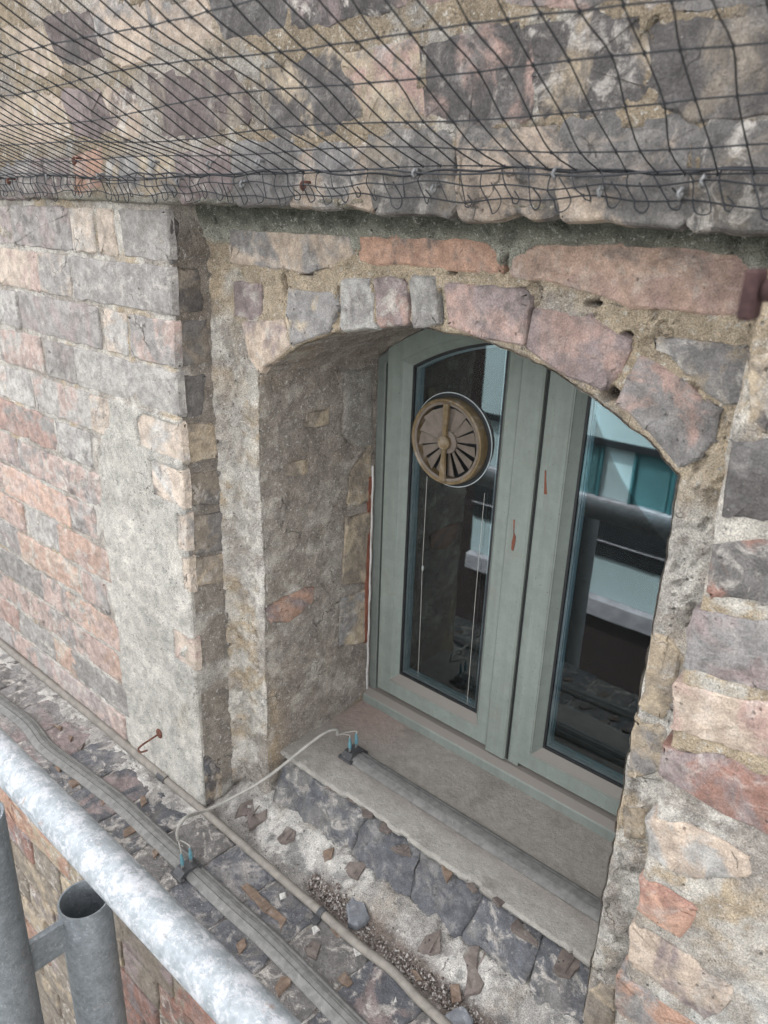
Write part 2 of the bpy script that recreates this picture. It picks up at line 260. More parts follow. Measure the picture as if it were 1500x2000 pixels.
REVEAL_BRICKS = [
    ([(0.0867, -0.6239), (0.1781, -0.6199), (0.2017, -0.6253), (0.1991, -0.6512), (0.1446, -0.6725), (0.097, -0.6555)], 'orange', 'mauve'),
    ([(0.2885, -0.4322), (0.3436, -0.391), (0.3478, -0.5011), (0.2871, -0.4894)], 'tan', 'brown'),
    ([(0.2823, -0.516), (0.3457, -0.5211), (0.3512, -0.6729), (0.274, -0.6478)], 'tan', 'brown'),
    ([(0.269, -0.676), (0.3517, -0.6864), (0.3529, -0.7998), (0.2677, -0.7774)], 'tan', 'grey'),
    ([(0.1875, -0.3048), (0.2341, -0.3071), (0.2319, -0.3349), (0.1828, -0.3297)], 'brown', 'tan'),
    ([(0.1417, -0.3815), (0.187, -0.385), (0.1845, -0.4087), (0.1391, -0.4028)], 'tan', 'brown'),
]
REVEAL_PATCH = [
    (0.2684, -0.2443),
    (0.3435, -0.2471),
    (0.3493, -0.395),
    (0.3111, -0.3874),
    (0.2872, -0.3724),
    (0.2691, -0.3561),
    (0.2732, -0.3044),
]
RIGHT_BRICKS = [
    ([(-0.188, -0.093), (-0.139, -0.086), (-0.126, -0.145), (-0.169, -0.155), (-0.182, -0.133)], 'dark', 'tan'),
    ([(-0.187, -0.164), (-0.125, -0.148), (-0.11, -0.219), (-0.147, -0.225), (-0.183, -0.231)], 'dark', 'dgrey'),
    ([(-0.186, -0.257), (-0.108, -0.228), (-0.095, -0.29), (-0.141, -0.296), (-0.182, -0.305)], 'dgrey', 'red'),
    ([(-0.192, -0.326), (-0.093, -0.3), (-0.078, -0.366), (-0.125, -0.377), (-0.188, -0.385)], 'grey', 'mauve'),
    ([(-0.194, -0.403), (-0.075, -0.381), (-0.064, -0.431), (-0.138, -0.445), (-0.189, -0.451)], 'peach', 'pink'),
    ([(-0.195, -0.474), (-0.136, -0.457), (-0.059, -0.456), (-0.046, -0.515), (-0.102, -0.516), (-0.19, -0.511)], 'mauve', 'red'),
    ([(-0.194, -0.566), (-0.158, -0.549), (-0.098, -0.549), (-0.098, -0.571), (-0.125, -0.596), (-0.159, -0.612), (-0.187, -0.604)], 'lgrey', 'peach'),
    ([(-0.191, -0.64), (-0.17, -0.632), (-0.131, -0.635), (-0.13, -0.646), (-0.14, -0.684), (-0.186, -0.684)], 'red', 'orange'),
    ([(-0.192, -0.71), (-0.176, -0.701), (-0.084, -0.705), (-0.079, -0.725), (-0.098, -0.766), (-0.182, -0.761)], 'peach', 'mauve'),
    ([(-0.194, -0.785), (-0.118, -0.778), (-0.085, -0.78), (-0.137, -0.831), (-0.189, -0.836)], 'orange', 'grey'),
]
PLATES = [
    ([(-0.924, 0.023), (-0.934, 0.044), (-0.918, 0.062), (-0.895, 0.045), (-0.88, 0.064), (-0.868, 0.053), (-0.882, 0.023), (-0.907, 0.039)], -1.047, 'P', 1),
    ([(-0.821, 0.037), (-0.822, 0.06), (-0.798, 0.059), (-0.79, 0.05), (-0.8, 0.037)], -1.04, 'P', 1),
    ([(-0.675, 0.057), (-0.674, 0.069), (-0.648, 0.086), (-0.646, 0.059)], -1.045, 'P', 1),
    ([(-0.5, 0.038), (-0.499, 0.055), (-0.483, 0.072), (-0.468, 0.051), (-0.479, 0.042)], -1.038, 'P', 1),
    ([(-0.435, 0.064), (-0.432, 0.078), (-0.42, 0.085), (-0.407, 0.06), (-0.389, 0.054), (-0.39, 0.046), (-0.405, 0.031), (-0.418, 0.053)], -1.038, 'P', 1),
    ([(-0.43, 0.029), (-0.42, 0.036), (-0.406, 0.022), (-0.414, 0.01)], -1.045, 'O', 0),
    ([(-0.789, 0.126), (-0.777, 0.13), (-0.739, 0.131), (-0.75, 0.117), (-0.776, 0.113)], -0.944, 'P', 0),
    ([(-0.738, 0.126), (-0.716, 0.129), (-0.709, 0.119), (-0.726, 0.117)], -0.944, 'P', 0),
    ([(-0.697, 0.119), (-0.671, 0.127), (-0.667, 0.115), (-0.683, 0.106)], -0.944, 'P', 0),
    ([(-0.652, 0.132), (-0.63, 0.137), (-0.622, 0.124), (-0.627, 0.108), (-0.643, 0.104)], -0.946, 'P', 0),
    ([(-0.609, 0.096), (-0.593, 0.121), (-0.574, 0.106), (-0.591, 0.097)], -0.957, 'P', 1),
    ([(-0.52, 0.115), (-0.513, 0.12), (-0.496, 0.113), (-0.495, 0.096), (-0.509, 0.104)], -0.946, 'O', 0),
    ([(-0.467, 0.106), (-0.462, 0.114), (-0.449, 0.11), (-0.453, 0.103)], -0.94, 'P', 0),
    ([(-0.425, 0.111), (-0.42, 0.118), (-0.405, 0.118), (-0.408, 0.109)], -0.94, 'P', 0),
    ([(-0.382, 0.1), (-0.381, 0.115), (-0.365, 0.107), (-0.338, 0.103), (-0.338, 0.097), (-0.377, 0.095)], -0.95, 'P', 0),
    ([(-0.305, 0.086), (-0.311, 0.126), (-0.277, 0.118), (-0.281, 0.09), (-0.296, 0.084)], -0.955, 'P', 1),
    ([(-1.296, -0.135), (-1.285, -0.124), (-1.276, -0.136)], -1.05, 'O', 0),
    ([(-1.236, -0.139), (-1.233, -0.125), (-1.215, -0.124), (-1.216, -0.141)], -1.05, 'O', 0),
    ([(-1.144, -0.121), (-1.133, -0.11), (-1.128, -0.127)], -1.05, 'O', 0),
    ([(-1.045, -0.134), (-1.045, -0.116), (-1.027, -0.117), (-1.028, -0.141)], -1.05, 'O', 0),
    ([(-1.025, -0.115), (-1.004, -0.111), (-1.005, -0.12)], -1.05, 'O', 0),
    ([(-0.966, -0.124), (-0.968, -0.11), (-0.956, -0.115), (-0.95, -0.131)], -1.05, 'O', 0),
    ([(-0.791, -0.067), (-0.791, -0.056), (-0.691, -0.055), (-0.685, -0.075), (-0.697, -0.067), (-0.728, -0.073)], -1.05, 'O', 1),
    ([(-0.713, -0.141), (-0.713, -0.124), (-0.7, -0.129), (-0.695, -0.148)], -1.05, 'O', 0),
    ([(-0.618, -0.144), (-0.622, -0.128), (-0.611, -0.118), (-0.604, -0.126), (-0.605, -0.149)], -1.05, 'O', 0),
    ([(-0.633, -0.073), (-0.632, -0.053), (-0.618, -0.052), (-0.605, -0.075), (-0.62, -0.078)], -1.05, 'P', 0),
    ([(-0.561, -0.075), (-0.56, -0.059), (-0.539, -0.062), (-0.539, -0.073)], -1.05, 'O', 0),
    ([(-0.629, -0.02), (-0.622, -0.014), (-0.605, -0.019), (-0.61, -0.026)], -1.05, 'O', 0),
    ([(-0.491, 0.011), (-0.483, 0.015), (-0.467, 0.011), (-0.473, 0.003)], -1.045, 'O', 0),
    ([(-0.73, 0.061), (-0.716, 0.075), (-0.708, 0.06), (-0.719, 0.053)], -1.045, 'O', 0),
    ([(-1.428, -0.074), (-1.404, -0.063), (-1.397, -0.073)], -1.05, 'O', 0),
    ([(-1.369, -0.07), (-1.356, -0.065), (-1.346, -0.076)], -1.05, 'O', 0),
    ([(-1.315, -0.078), (-1.321, -0.058), (-1.306, -0.074)], -1.05, 'P', 0),
    ([(-1.097, -0.067), (-1.095, -0.057), (-1.075, -0.065), (-1.073, -0.078)], -1.048, 'O', 0),
]
STONES = [
    ([(-0.637, 0.024), (-0.64, 0.047), (-0.621, 0.048), (-0.592, 0.031), (-0.594, 0.007), (-0.611, 0.001)], -1.042, 'slate'),
    ([(-0.407, -0.016), (-0.404, 0.001), (-0.397, 0.015), (-0.375, 0.009), (-0.365, -0.005), (-0.388, -0.027)], -1.042, 'slate'),
    ([(-0.737, -0.033), (-0.735, -0.023), (-0.724, -0.027), (-0.726, -0.036)], -1.048, 'white'),
    ([(-0.652, -0.04), (-0.651, -0.03), (-0.639, -0.034), (-0.641, -0.045)], -1.048, 'white'),
    ([(-0.579, -0.021), (-0.574, -0.014), (-0.563, -0.018), (-0.567, -0.029)], -1.048, 'white'),
    ([(-0.487, -0.04), (-0.481, -0.032), (-0.471, -0.041), (-0.477, -0.049)], -1.048, 'white'),
]
CONDUIT = [
    (-2.232, -0.009, -1.044),
    (-1.832, -0.01, -1.044),
    (-1.404, -0.006, -1.044),
    (-1.096, -0.008, -1.044),
    (-0.942, -0.008, -1.044),
    (-0.794, -0.011, -1.044),
    (-0.666, -0.013, -1.044),
    (-0.573, -0.015, -1.044),
    (-0.508, -0.012, -1.044),
    (-0.454, -0.019, -1.044),
    (-0.4, -0.022, -1.044),
    (-0.318, -0.03, -1.044),
]
STRIP_PATH = [
    (-1.783, -0.128, -1.05),
    (-1.587, -0.117, -1.05),
    (-1.465, -0.11, -1.05),
    (-1.365, -0.119, -1.05),
    (-1.254, -0.111, -1.05),
    (-1.11, -0.101, -1.05),
    (-0.998, -0.101, -1.05),
    (-0.901, -0.101, -1.05),
    (-0.776, -0.102, -1.05),
    (-0.676, -0.101, -1.05),
    (-0.515, -0.108, -1.05),
    (-0.426, -0.111, -1.05),
]
LINK = [
    (-0.919, -0.1, -1.009),
    (-0.918, -0.1, -0.988),
    (-0.916, -0.085, -0.97),
    (-0.939, -0.03, -1.006),
    (-0.93, 0.02, -1.005),
    (-0.887, 0.07, -0.963),
    (-0.848, 0.135, -0.907),
    (-0.837, 0.17, -0.892),
    (-0.829, 0.19, -0.892),
    (-0.829, 0.195, -0.906),
]
HOOKS = [
    ((-1.264, -0.02, 0.039), 0),
    ((-1.175, -0.02, 0.06), 1),
    ((-1.111, -0.02, 0.038), 0),
    ((-0.969, -0.02, 0.052), 0),
    ((-0.915, -0.02, 0.031), 0),
    ((-0.847, -0.02, 0.05), 0),
    ((-0.784, -0.02, 0.028), 0),
    ((-0.755, -0.02, 0.05), 0),
    ((-0.678, -0.02, 0.027), 1),
    ((-0.519, -0.02, 0.038), 0),
    ((-0.495, -0.02, 0.024), 0),
    ((-0.365, -0.02, 0.037), 0),
    ((-0.321, -0.02, 0.023), 0),
    ((-0.254, -0.02, 0.022), 0),
    ((-0.238, -0.02, 0.031), 0),
    ((-1.401, -0.02, 0.032), 1),
]
WALL_HOOK = (-1.113, -0.012, -0.944)
CHIPS = [
    [(-0.551, -0.356), (-0.549, -0.354), (-0.546, -0.371), (-0.542, -0.392), (-0.548, -0.393), (-0.549, -0.38)],
    [(-0.589, -0.446), (-0.586, -0.445), (-0.585, -0.467), (-0.581, -0.473), (-0.581, -0.484), (-0.583, -0.498), (-0.587, -0.498), (-0.588, -0.484), (-0.586, -0.472)],
]
RENDER_EDGE = [
    (-1.183, -0.315),
    (-1.213, -0.373),
    (-1.238, -0.425),
    (-1.243, -0.485),
    (-1.253, -0.538),
    (-1.247, -0.629),
    (-1.241, -0.793),
    (-1.241, -0.974),
    (-1.236, -1.06),
]
UPPER_VOIDS = [
    (-0.411, 0.108, 0.0045, 0.0168, -0.1),
    (-0.303, 0.129, 0.0032, 0.018, 0.15),
    (-0.481, 0.034, 0.006, 0.03, 0.05),
    (-0.253, 0.02, 0.0048, 0.02, -0.2),
    (-0.534, 0.14, 0.0056, 0.0088, 0),
    (-0.979, 0.225, 0.0099, 0.024, 0),
    (-0.524, 0.105, 0.003, 0.016, 0),
    (-0.249, 0.054, 0.0024, 0.012, 0.1),
    (-0.755, 0.132, 0.0045, 0.02, 0),
    (-0.955, 0.102, 0.0055, 0.018, 0),
]
RECESS_VOIDS = [
    (-0.562, -0.099, 0.0048, 0.021, 0),
    (-0.833, -0.092, 0.0055, 0.0154, 0),
    (-0.442, -0.093, 0.0049, 0.0132, 0),
    (-0.338, -0.163, 0.0084, 0.0084, 0.3),
    (-0.474, -0.045, 0.0036, 0.013, 0),
    (-0.79, -0.076, 0.014, 0.0035, 0),
    (-0.547, -0.057, 0.0098, 0.0025, 0),
    (-0.329, -0.103, 0.007, 0.003, -0.3),
    (-0.728, -0.108, 0.0036, 0.021, 0),
    (-0.61, -0.103, 0.0032, 0.018, 0),
    (-0.368, -0.075, 0.0144, 0.002, -0.2),
]

PAL = {
    'grey': (.25, .238, .232), 'dgrey': (.165, .156, .15), 'lgrey': (.38, .365, .345), 'dark': (.112, .103, .10),
    'purple': (.15, .122, .118), 'mauve': (.275, .222, .215), 'pink': (.41, .29, .252), 'peach': (.48, .39, .315),
    'tan': (.42, .345, .255), 'orange': (.43, .272, .203), 'salmon': (.46, .325, .26), 'red': (.31, .18, .145),
    'brown': (.255, .218, .178), 'blue': (.118, .121, .133)}


# ------------------------------------------------------------------ noise on arrays
def _hash(ix, iy, iz, seed):
    h = (ix * 374761393 + iy * 668265263 + iz * 2147483647 + seed * 974711) & 0xFFFFFFFF
    h = ((h ^ (h >> 13)) * 1274126177) & 0xFFFFFFFF
    h = ((h ^ (h >> 16)) * 2246822519) & 0xFFFFFFFF
    return ((h ^ (h >> 15)) & 0xFFFF) / 65535.0


def vnoise(P, freq, seed=0):
    q = np.asarray(P, dtype=np.float64) * freq + 1000.0
    i = np.floor(q).astype(np.int64)
    f = q - i
    f = f * f * (3 - 2 * f)
    r = 0
    for dx in (0, 1):
        wx = f[..., 0] if dx else 1 - f[..., 0]
        for dy in (0, 1):
            wy = f[..., 1] if dy else 1 - f[..., 1]
            for dz in (0, 1):
                wz = f[..., 2] if dz else 1 - f[..., 2]
                r = r + wx * wy * wz * _hash(i[..., 0] + dx, i[..., 1] + dy, i[..., 2] + dz, seed)
    return r * 2 - 1


def fbm(P, freq, octs=4, seed=0, gain=.55):
    a, s, t = 1.0, 0.0, 0.0
    for k in range(octs):
        s = s + a * vnoise(P, freq * 2.03 ** k, seed + 17 * k)
        t += a
        a *= gain
    return s / t


def sstep(a, b, x):
    t = np.clip((x - a) / (b - a), 0, 1)
    return t * t * (3 - 2 * t)


def mixc(c, d, m):
    return c * (1 - m[..., None]) + np.asarray(d) * m[..., None]


# ------------------------------------------------------------------ object helpers
def put(name, me, mat=None, parent=None, loc=None):
    o = bpy.data.objects.new(name, me)
    COL.objects.link(o)
    if mat is not None and me is not None and len(me.materials) == 0:
        me.materials.append(mat)
    if loc is not None:
        o.location = loc
    if parent is not None:
        o.parent = parent
    return o


def tag(o, label=None, cat=None, group=None, kind=None):
    for k, v in (('label', label), ('category', cat), ('group', group), ('kind', kind)):
        if v:
            o[k] = v
    return o


def empty(name, loc=(0, 0, 0), parent=None, **kw):
    o = bpy.data.objects.new(name, None)
    o.empty_display_size = .05
    COL.objects.link(o)
    o.location = loc
    if parent is not None:
        o.parent = parent
    return tag(o, **kw)


def child_of(o, parent):
    """parent o to a thing that stands at parent.location, keeping o where it is"""
    o.parent = parent
    o.location = Vector(o.location) - Vector(parent.location)
    return o


class MB:
    """collects verts and faces in world metres; build() makes one mesh object"""
    def __init__(self):
        self.v, self.f = [], []

    def add(self, vs, fs):
        k = len(self.v)
        self.v += [tuple(p) for p in vs]
        self.f += [tuple(i + k for i in f) for f in fs]
        return self

    def box(self, a, b, bev=0.0):
        x0, y0, z0 = a
        x1, y1, z1 = b
        if bev <= 0:
            vs = [(x, y, z) for x in (x0, x1) for y in (y0, y1) for z in (z0, z1)]
            return self.add(vs, [(0, 1, 3, 2), (4, 6, 7, 5), (0, 4, 5, 1), (2, 3, 7, 6), (0, 2, 6, 4), (1, 5, 7, 3)])
        bm = bmesh_box(a, b, bev)
        return self.add(*bm)

    def tube(self, pts, r, n=8, cap=True, closed=False):
        pts = [Vector(p) for p in pts]
        m = len(pts)
        rs = r if isinstance(r, (list, tuple)) else [r] * m
        vs, fs = [], []
        up = Vector((0.13, 0.21, 0.97))
        side = None
        for i, p in enumerate(pts):
            if closed:
                t = (pts[(i + 1) % m] - pts[i - 1]).normalized()
            else:
                t = (pts[min(i + 1, m - 1)] - pts[max(i - 1, 0)]).normalized()
            if side is None:
                side = t.cross(up if abs(t.dot(up)) < .95 else Vector((1, 0, 0))).normalized()
            else:
                side = (side - t * side.dot(t)).normalized()
            b = t.cross(side)
            for k in range(n):
                a = 2 * math.pi * k / n
                vs.append(p + (side * math.cos(a) + b * math.sin(a)) * rs[i])
        for i in range(m if closed else m - 1):
            j = (i + 1) % m
            for k in range(n):
                l = (k + 1) % n
                fs.append((i * n + k, i * n + l, j * n + l, j * n + k))
        if cap and not closed:
            fs.append(tuple(range(n))[::-1])
            fs.append(tuple((m - 1) * n + k for k in range(n)))
        return self.add(vs, fs)

    def loft(self, rings, closed=True, cap0=False, cap1=False):
        n = len(rings[0])
        vs = [p for r in rings for p in r]
        fs = []
        for i in range(len(rings) - 1):
            for k in range(n if closed else n - 1):
                l = (k + 1) % n
                fs.append((i * n + k, i * n + l, (i + 1) * n + l, (i + 1) * n + k))
        if cap0:
            fs.append(tuple(range(n))[::-1])
        if cap1:
            fs.append(tuple((len(rings) - 1) * n + k for k in range(n)))
        return self.add(vs, fs)

    def build(self, name, mat, parent=None, smooth=None, origin=None):
        me = bpy.data.meshes.new(name)
        v = np.array(self.v, dtype=float)
        o = np.array(origin) if origin is not None else v.mean(0)
        me.from_pydata([tuple(p) for p in (v - o)], [], self.f)
        me.validate()
        fix_normals(me)
        if smooth is not None:
            me.shade_smooth()
            me.set_sharp_from_angle(angle=math.radians(smooth))
        ob = put(name, me, mat, None, tuple(o))
        if parent is not None:
            child_of(ob, parent) if parent.parent is None else child_deep(ob, parent)
        return ob


def child_deep(o, parent):
    loc = Vector(parent.location) + (Vector(parent.parent.location) if parent.parent else Vector())
    o.parent = parent
    o.location = Vector(o.location) - loc
    return o


import bmesh


def fix_normals(me):
    bm = bmesh.new()
    bm.from_mesh(me)
    bmesh.ops.recalc_face_normals(bm, faces=bm.faces)
    bm.to_mesh(me)
    bm.free()


def bmesh_box(a, b, bev):
    bm = bmesh.new()
    bmesh.ops.create_cube(bm, size=1)
    for v in bm.verts:
        v.co = Vector([(a[i] + b[i]) / 2 + v.co[i] * (b[i] - a[i]) for i in range(3)])
    bmesh.ops.bevel(bm, geom=list(bm.edges), offset=bev, segments=1, affect='EDGES', profile=.5)
    vs = [tuple(v.co) for v in bm.verts]
    fs = [tuple(v.index for v in f.verts) for f in bm.faces]
    bm.verts.index_update()
    fs = [tuple(v.index for v in f.verts) for f in bm.faces]
    bm.free()
    return vs, fs


def sheet(name, mat, P, N, h, col, parent=None, drop=None):
    """a displaced grid: P, N (nu, nv, 3), height h (nu, nv), colours col (nu, nv, 3); drop masks whole vertices out"""
    nu, nv = h.shape
    V = (P + N * h[..., None]).reshape(-1, 3)
    idx = np.arange(nu * nv).reshape(nu, nv)
    F = np.stack([idx[:-1, :-1], idx[1:, :-1], idx[1:, 1:], idx[:-1, 1:]], -1).reshape(-1, 4)
    if drop is not None:
        d = drop.reshape(-1)
        F = F[~(d[F].any(1))]
        used = np.zeros(len(V), bool)
        used[F.ravel()] = True
        remap = np.cumsum(used) - 1
        V, F, C = V[used], remap[F], col.reshape(-1, 3)[used]
    else:
        C = col.reshape(-1, 3)
    me = bpy.data.meshes.new(name)
    me.vertices.add(len(V))
    me.vertices.foreach_set('co', V.astype(np.float32).ravel())
    me.loops.add(len(F) * 4)
    me.loops.foreach_set('vertex_index', F.astype(np.int32).ravel())
    me.polygons.add(len(F))
    me.polygons.foreach_set('loop_start', np.arange(0, len(F) * 4, 4, dtype=np.int32))
    me.polygons.foreach_set('loop_total', np.full(len(F), 4, dtype=np.int32))
    me.update(calc_edges=True)
    at = me.color_attributes.new('Col', 'FLOAT_COLOR', 'POINT')
    at.data.foreach_set('color', np.concatenate([C, np.ones((len(C), 1))], 1).astype(np.float32).ravel())
    me.shade_smooth()
    return put(name, me, mat, parent)


# ------------------------------------------------------------------ materials
class NT:
    def __init__(self, name):
        self.m = bpy.data.materials.new(name)
        self.m.use_nodes = True
        self.t = self.m.node_tree
        self.b = self.t.nodes['Principled BSDF']
        self.out = self.t.nodes['Material Output']

    def n(self, typ, **kw):
        x = self.t.nodes.new(typ)
        for k, v in kw.items():
            if k in x.inputs.keys() if isinstance(k, str) else False:
                x.inputs[k].default_value = v
            else:
                setattr(x, k, v)
        return x

    def L(self, a, b):
        self.t.links.new(a, b)

    def noise(self, vec, scale, detail=6, rough=.6, dist=0.0):
        x = self.n('ShaderNodeTexNoise')
        x.inputs['Scale'].default_value = scale
        x.inputs['Detail'].default_value = detail
        x.inputs['Roughness'].default_value = rough
        x.inputs['Distortion'].default_value = dist
        self.L(vec, x.inputs['Vector'])
        return x.outputs['Fac']

    def ramp(self, fac, a, b, c0=0.0, c1=1.0):
        x = self.n('ShaderNodeMapRange')
        x.interpolation_type = 'SMOOTHSTEP'
        for k, v in (('From Min', a), ('From Max', b), ('To Min', c0), ('To Max', c1)):
            x.inputs[k].default_value = v
        self.L(fac, x.inputs['Value'])
        return x.outputs['Result']

    def mix(self, fac, a, b, mode='MIX'):
        x = self.n('ShaderNodeMix')
        x.data_type = 'RGBA'
        x.blend_type = mode
        for s, v in ((x.inputs['Factor'], fac), (x.inputs[6], a), (x.inputs[7], b)):
            if isinstance(v, (int, float)):
                s.default_value = v
            elif isinstance(v, tuple):
                s.default_value = (*v, 1.0)
            else:
                self.L(v, s)
        return x.outputs[2]

    def math(self, op, a, b=None):
        x = self.n('ShaderNodeMath')
        x.operation = op
        for s, v in ((x.inputs[0], a), (x.inputs[1], b)):
            if v is None:
                continue
            if isinstance(v, (int, float)):
                s.default_value = v
            else:
                self.L(v, s)
        return x.outputs[0]

    def bump(self, height, dist, strength=1.0, prev=None):
        x = self.n('ShaderNodeBump')
        x.inputs['Distance'].default_value = dist
        x.inputs['Strength'].default_value = strength
        self.L(height, x.inputs['Height'])
        if prev is not None:
            self.L(prev, x.inputs['Normal'])
        return x.outputs['Normal']

    def done(self, color=None, rough=.9, normal=None, metal=None, spec=.25):
        for k, v in (('Base Color', color), ('Roughness', rough), ('Normal', normal), ('Metallic', metal)):
            if v is None:
                continue
            if isinstance(v, (int, float)):
                self.b.inputs[k].default_value = v
            elif isinstance(v, tuple):
                self.b.inputs[k].default_value = (*v, 1.0)
            else:
                self.L(v, self.b.inputs[k])
        self.b.inputs['Specular IOR Level'].default_value = spec
        return self.m


def obj_vec(t, jitter=True):
    tc = t.n('ShaderNodeTexCoord')
    if not jitter:
        return tc.outputs['Object']
    oi = t.n('ShaderNodeObjectInfo')
    va = t.n('ShaderNodeVectorMath')
    va.operation = 'MULTIPLY_ADD'
    cm = t.n('ShaderNodeCombineXYZ')
    t.L(oi.outputs['Random'], cm.inputs[0])
    t.L(oi.outputs['Random'], cm.inputs[1])
    t.L(oi.outputs['Random'], cm.inputs[2])
    t.L(cm.outputs[0], va.inputs[0])
    va.inputs[1].default_value = (37.1, 53.7, 91.3)
    t.L(tc.outputs['Object'], va.inputs[2])
    return va.outputs[0]


def attr(t, name, typ='OBJECT'):
    a = t.n('ShaderNodeAttribute')
    a.attribute_type = typ
    a.attribute_name = name
    return a.outputs['Color']


def make_brick_mat():
    t = NT('old_brick')
    v = obj_vec(t)
    c1, c2 = attr(t, 'tint_a'), attr(t, 'tint_b')
    big = t.noise(v, 14, 6, .62, .6)
    c = t.mix(t.ramp(big, .47, .60), c1, c2)
    soot_shade = t.noise(v, 27, 8, .7, .3)
    oi = t.n('ShaderNodeObjectInfo')
    r1 = oi.outputs['Random']
    r2 = t.math('FRACT', t.math('MULTIPLY', r1, 7.31))
    c = t.mix(t.math('MULTIPLY', t.ramp(soot_shade, .50, .66, 0, .85), t.ramp(r1, 0, 1, .15, 1.0)), c, (.15, .14, .135))
    lime = t.noise(v, 33, 9, .72, .8)
    c = t.mix(t.math('MULTIPLY', t.ramp(lime, .50, .64, 0, .9), t.ramp(r2, 0, 1, .15, 1.0)), c, (.47, .435, .395))
    fleck = t.noise(v, 190, 4, .7)
    c = t.mix(t.ramp(fleck, .66, .73, 0, .55), c, (.52, .49, .45))
    c = t.mix(t.ramp(fleck, .33, .25, 0, .5), c, (.07, .064, .06))
    fine = t.noise(v, 520, 5, .7)
    c = t.mix(.5, c, t.mix(t.ramp(fine, .3, .7), (.50, .495, .49), (1.5, 1.48, 1.45)), 'MULTIPLY')
    pit = t.n('ShaderNodeTexVoronoi')
    pit.inputs['Scale'].default_value = 95
    t.L(v, pit.inputs['Vector'])
    pits = t.math('MULTIPLY', t.ramp(pit.outputs['Distance'], .20, .08), t.ramp(t.noise(v, 33, 4, .6), .55, .63))
    c = t.mix(t.math('MULTIPLY', pits, .5), c, (.08, .07, .064))
    c = t.mix(.5, c, t.mix(t.ramp(t.noise(v, 60, 6, .62), .3, .7), (.52, .51, .50), (1.48, 1.47, 1.46)), 'MULTIPLY')
    wv = t.n('ShaderNodeVectorMath')
    wv.operation = 'MULTIPLY_ADD'
    nn = t.n('ShaderNodeTexNoise')
    nn.inputs['Scale'].default_value = 40
    nn.inputs['Detail'].default_value = 5
    t.L(v, nn.inputs['Vector'])
    t.L(nn.outputs['Color'], wv.inputs[0])
    wv.inputs[1].default_value = (.035, .035, .035)
    t.L(v, wv.inputs[2])
    vo = t.n('ShaderNodeTexVoronoi')
    vo.feature = 'DISTANCE_TO_EDGE'
    vo.inputs['Scale'].default_value = 13
    t.L(wv.outputs[0], vo.inputs['Vector'])
    crack = t.math('MULTIPLY', t.ramp(vo.outputs['Distance'], .022, .004), t.ramp(t.noise(v, 15, 4, .6), .57, .66))
    c = t.mix(t.math('MULTIPLY', crack, .8), c, (.05, .045, .04))
    h1, h2, h3 = t.noise(v, 48, 8, .62), t.noise(v, 260, 6, .68), t.noise(v, 900, 3, .6)
    nb = t.bump(h1, .009, 1.0)
    nb = t.bump(h2, .0034, 1.0, nb)
    nb = t.bump(h3, .0006, 1.0, nb)
    nb = t.bump(t.math('SUBTRACT', 1.0, pits), .003, 1.0, nb)
    return t.done(c, .93, nb)


def make_mortar_mat():
    t = NT('mortar_and_render')
    v = obj_vec(t, False)
    c = attr(t, 'Col', 'GEOMETRY')
    c = t.mix(.75, c, t.mix(t.ramp(t.noise(v, 38, 9, .7, .5), .3, .7), (.66, .655, .65), (1.42, 1.41, 1.38)), 'MULTIPLY')
    fl = t.noise(v, 150, 7, .72, .4)
    c = t.mix(t.ramp(fl, .56, .64, 0, .75), c, (.62, .595, .55))
    c = t.mix(t.ramp(fl, .43, .33, 0, .7), c, (.13, .115, .10))
    fine = t.noise(v, 600, 4, .7)
    c = t.mix(.85, c, t.mix(t.ramp(fine, .3, .7), (.58, .575, .57), (1.5, 1.49, 1.48)), 'MULTIPLY')
    pit = t.n('ShaderNodeTexVoronoi')
    pit.inputs['Scale'].default_value = 110
    t.L(v, pit.inputs['Vector'])
    pits = t.math('MULTIPLY', t.ramp(pit.outputs['Distance'], .22, .10), t.ramp(t.noise(v, 40, 4, .6), .53, .61))
    c = t.mix(t.math('MULTIPLY', pits, .65), c, (.095, .083, .073))
    wv = t.n('ShaderNodeVectorMath')
    wv.operation = 'MULTIPLY_ADD'
    nn = t.n('ShaderNodeTexNoise')
    nn.inputs['Scale'].default_value = 40
    nn.inputs['Detail'].default_value = 5
    t.L(v, nn.inputs['Vector'])
    t.L(nn.outputs['Color'], wv.inputs[0])
    wv.inputs[1].default_value = (.035, .035, .035)
    t.L(v, wv.inputs[2])
    vo = t.n('ShaderNodeTexVoronoi')
    vo.feature = 'DISTANCE_TO_EDGE'
    vo.inputs['Scale'].default_value = 20
    t.L(wv.outputs[0], vo.inputs['Vector'])
    crack = t.math('MULTIPLY', t.ramp(vo.outputs['Distance'], .022, .004), t.ramp(t.noise(v, 15, 4, .6), .57, .66))
    c = t.mix(t.math('MULTIPLY', crack, .8), c, (.05, .045, .04))
    h1, h2, h3 = t.noise(v, 90, 9, .68), t.noise(v, 330, 6, .7), t.noise(v, 1000, 3, .6)
    nb = t.bump(h1, .013, 1.0)
    nb = t.bump(h2, .005, 1.0, nb)
    gv = t.n('ShaderNodeTexVoronoi')
    gv.inputs['Scale'].default_value = 320
    t.L(v, gv.inputs['Vector'])
    nb = t.bump(t.ramp(gv.outputs['Distance'], .55, 0), .0012, .8, nb)
    nb = t.bump(h3, .0008, 1.0, nb)
    nb = t.bump(t.math('SUBTRACT', 1.0, pits), .004, 1.0, nb)
    return t.done(c, .95, nb, spec=.15)


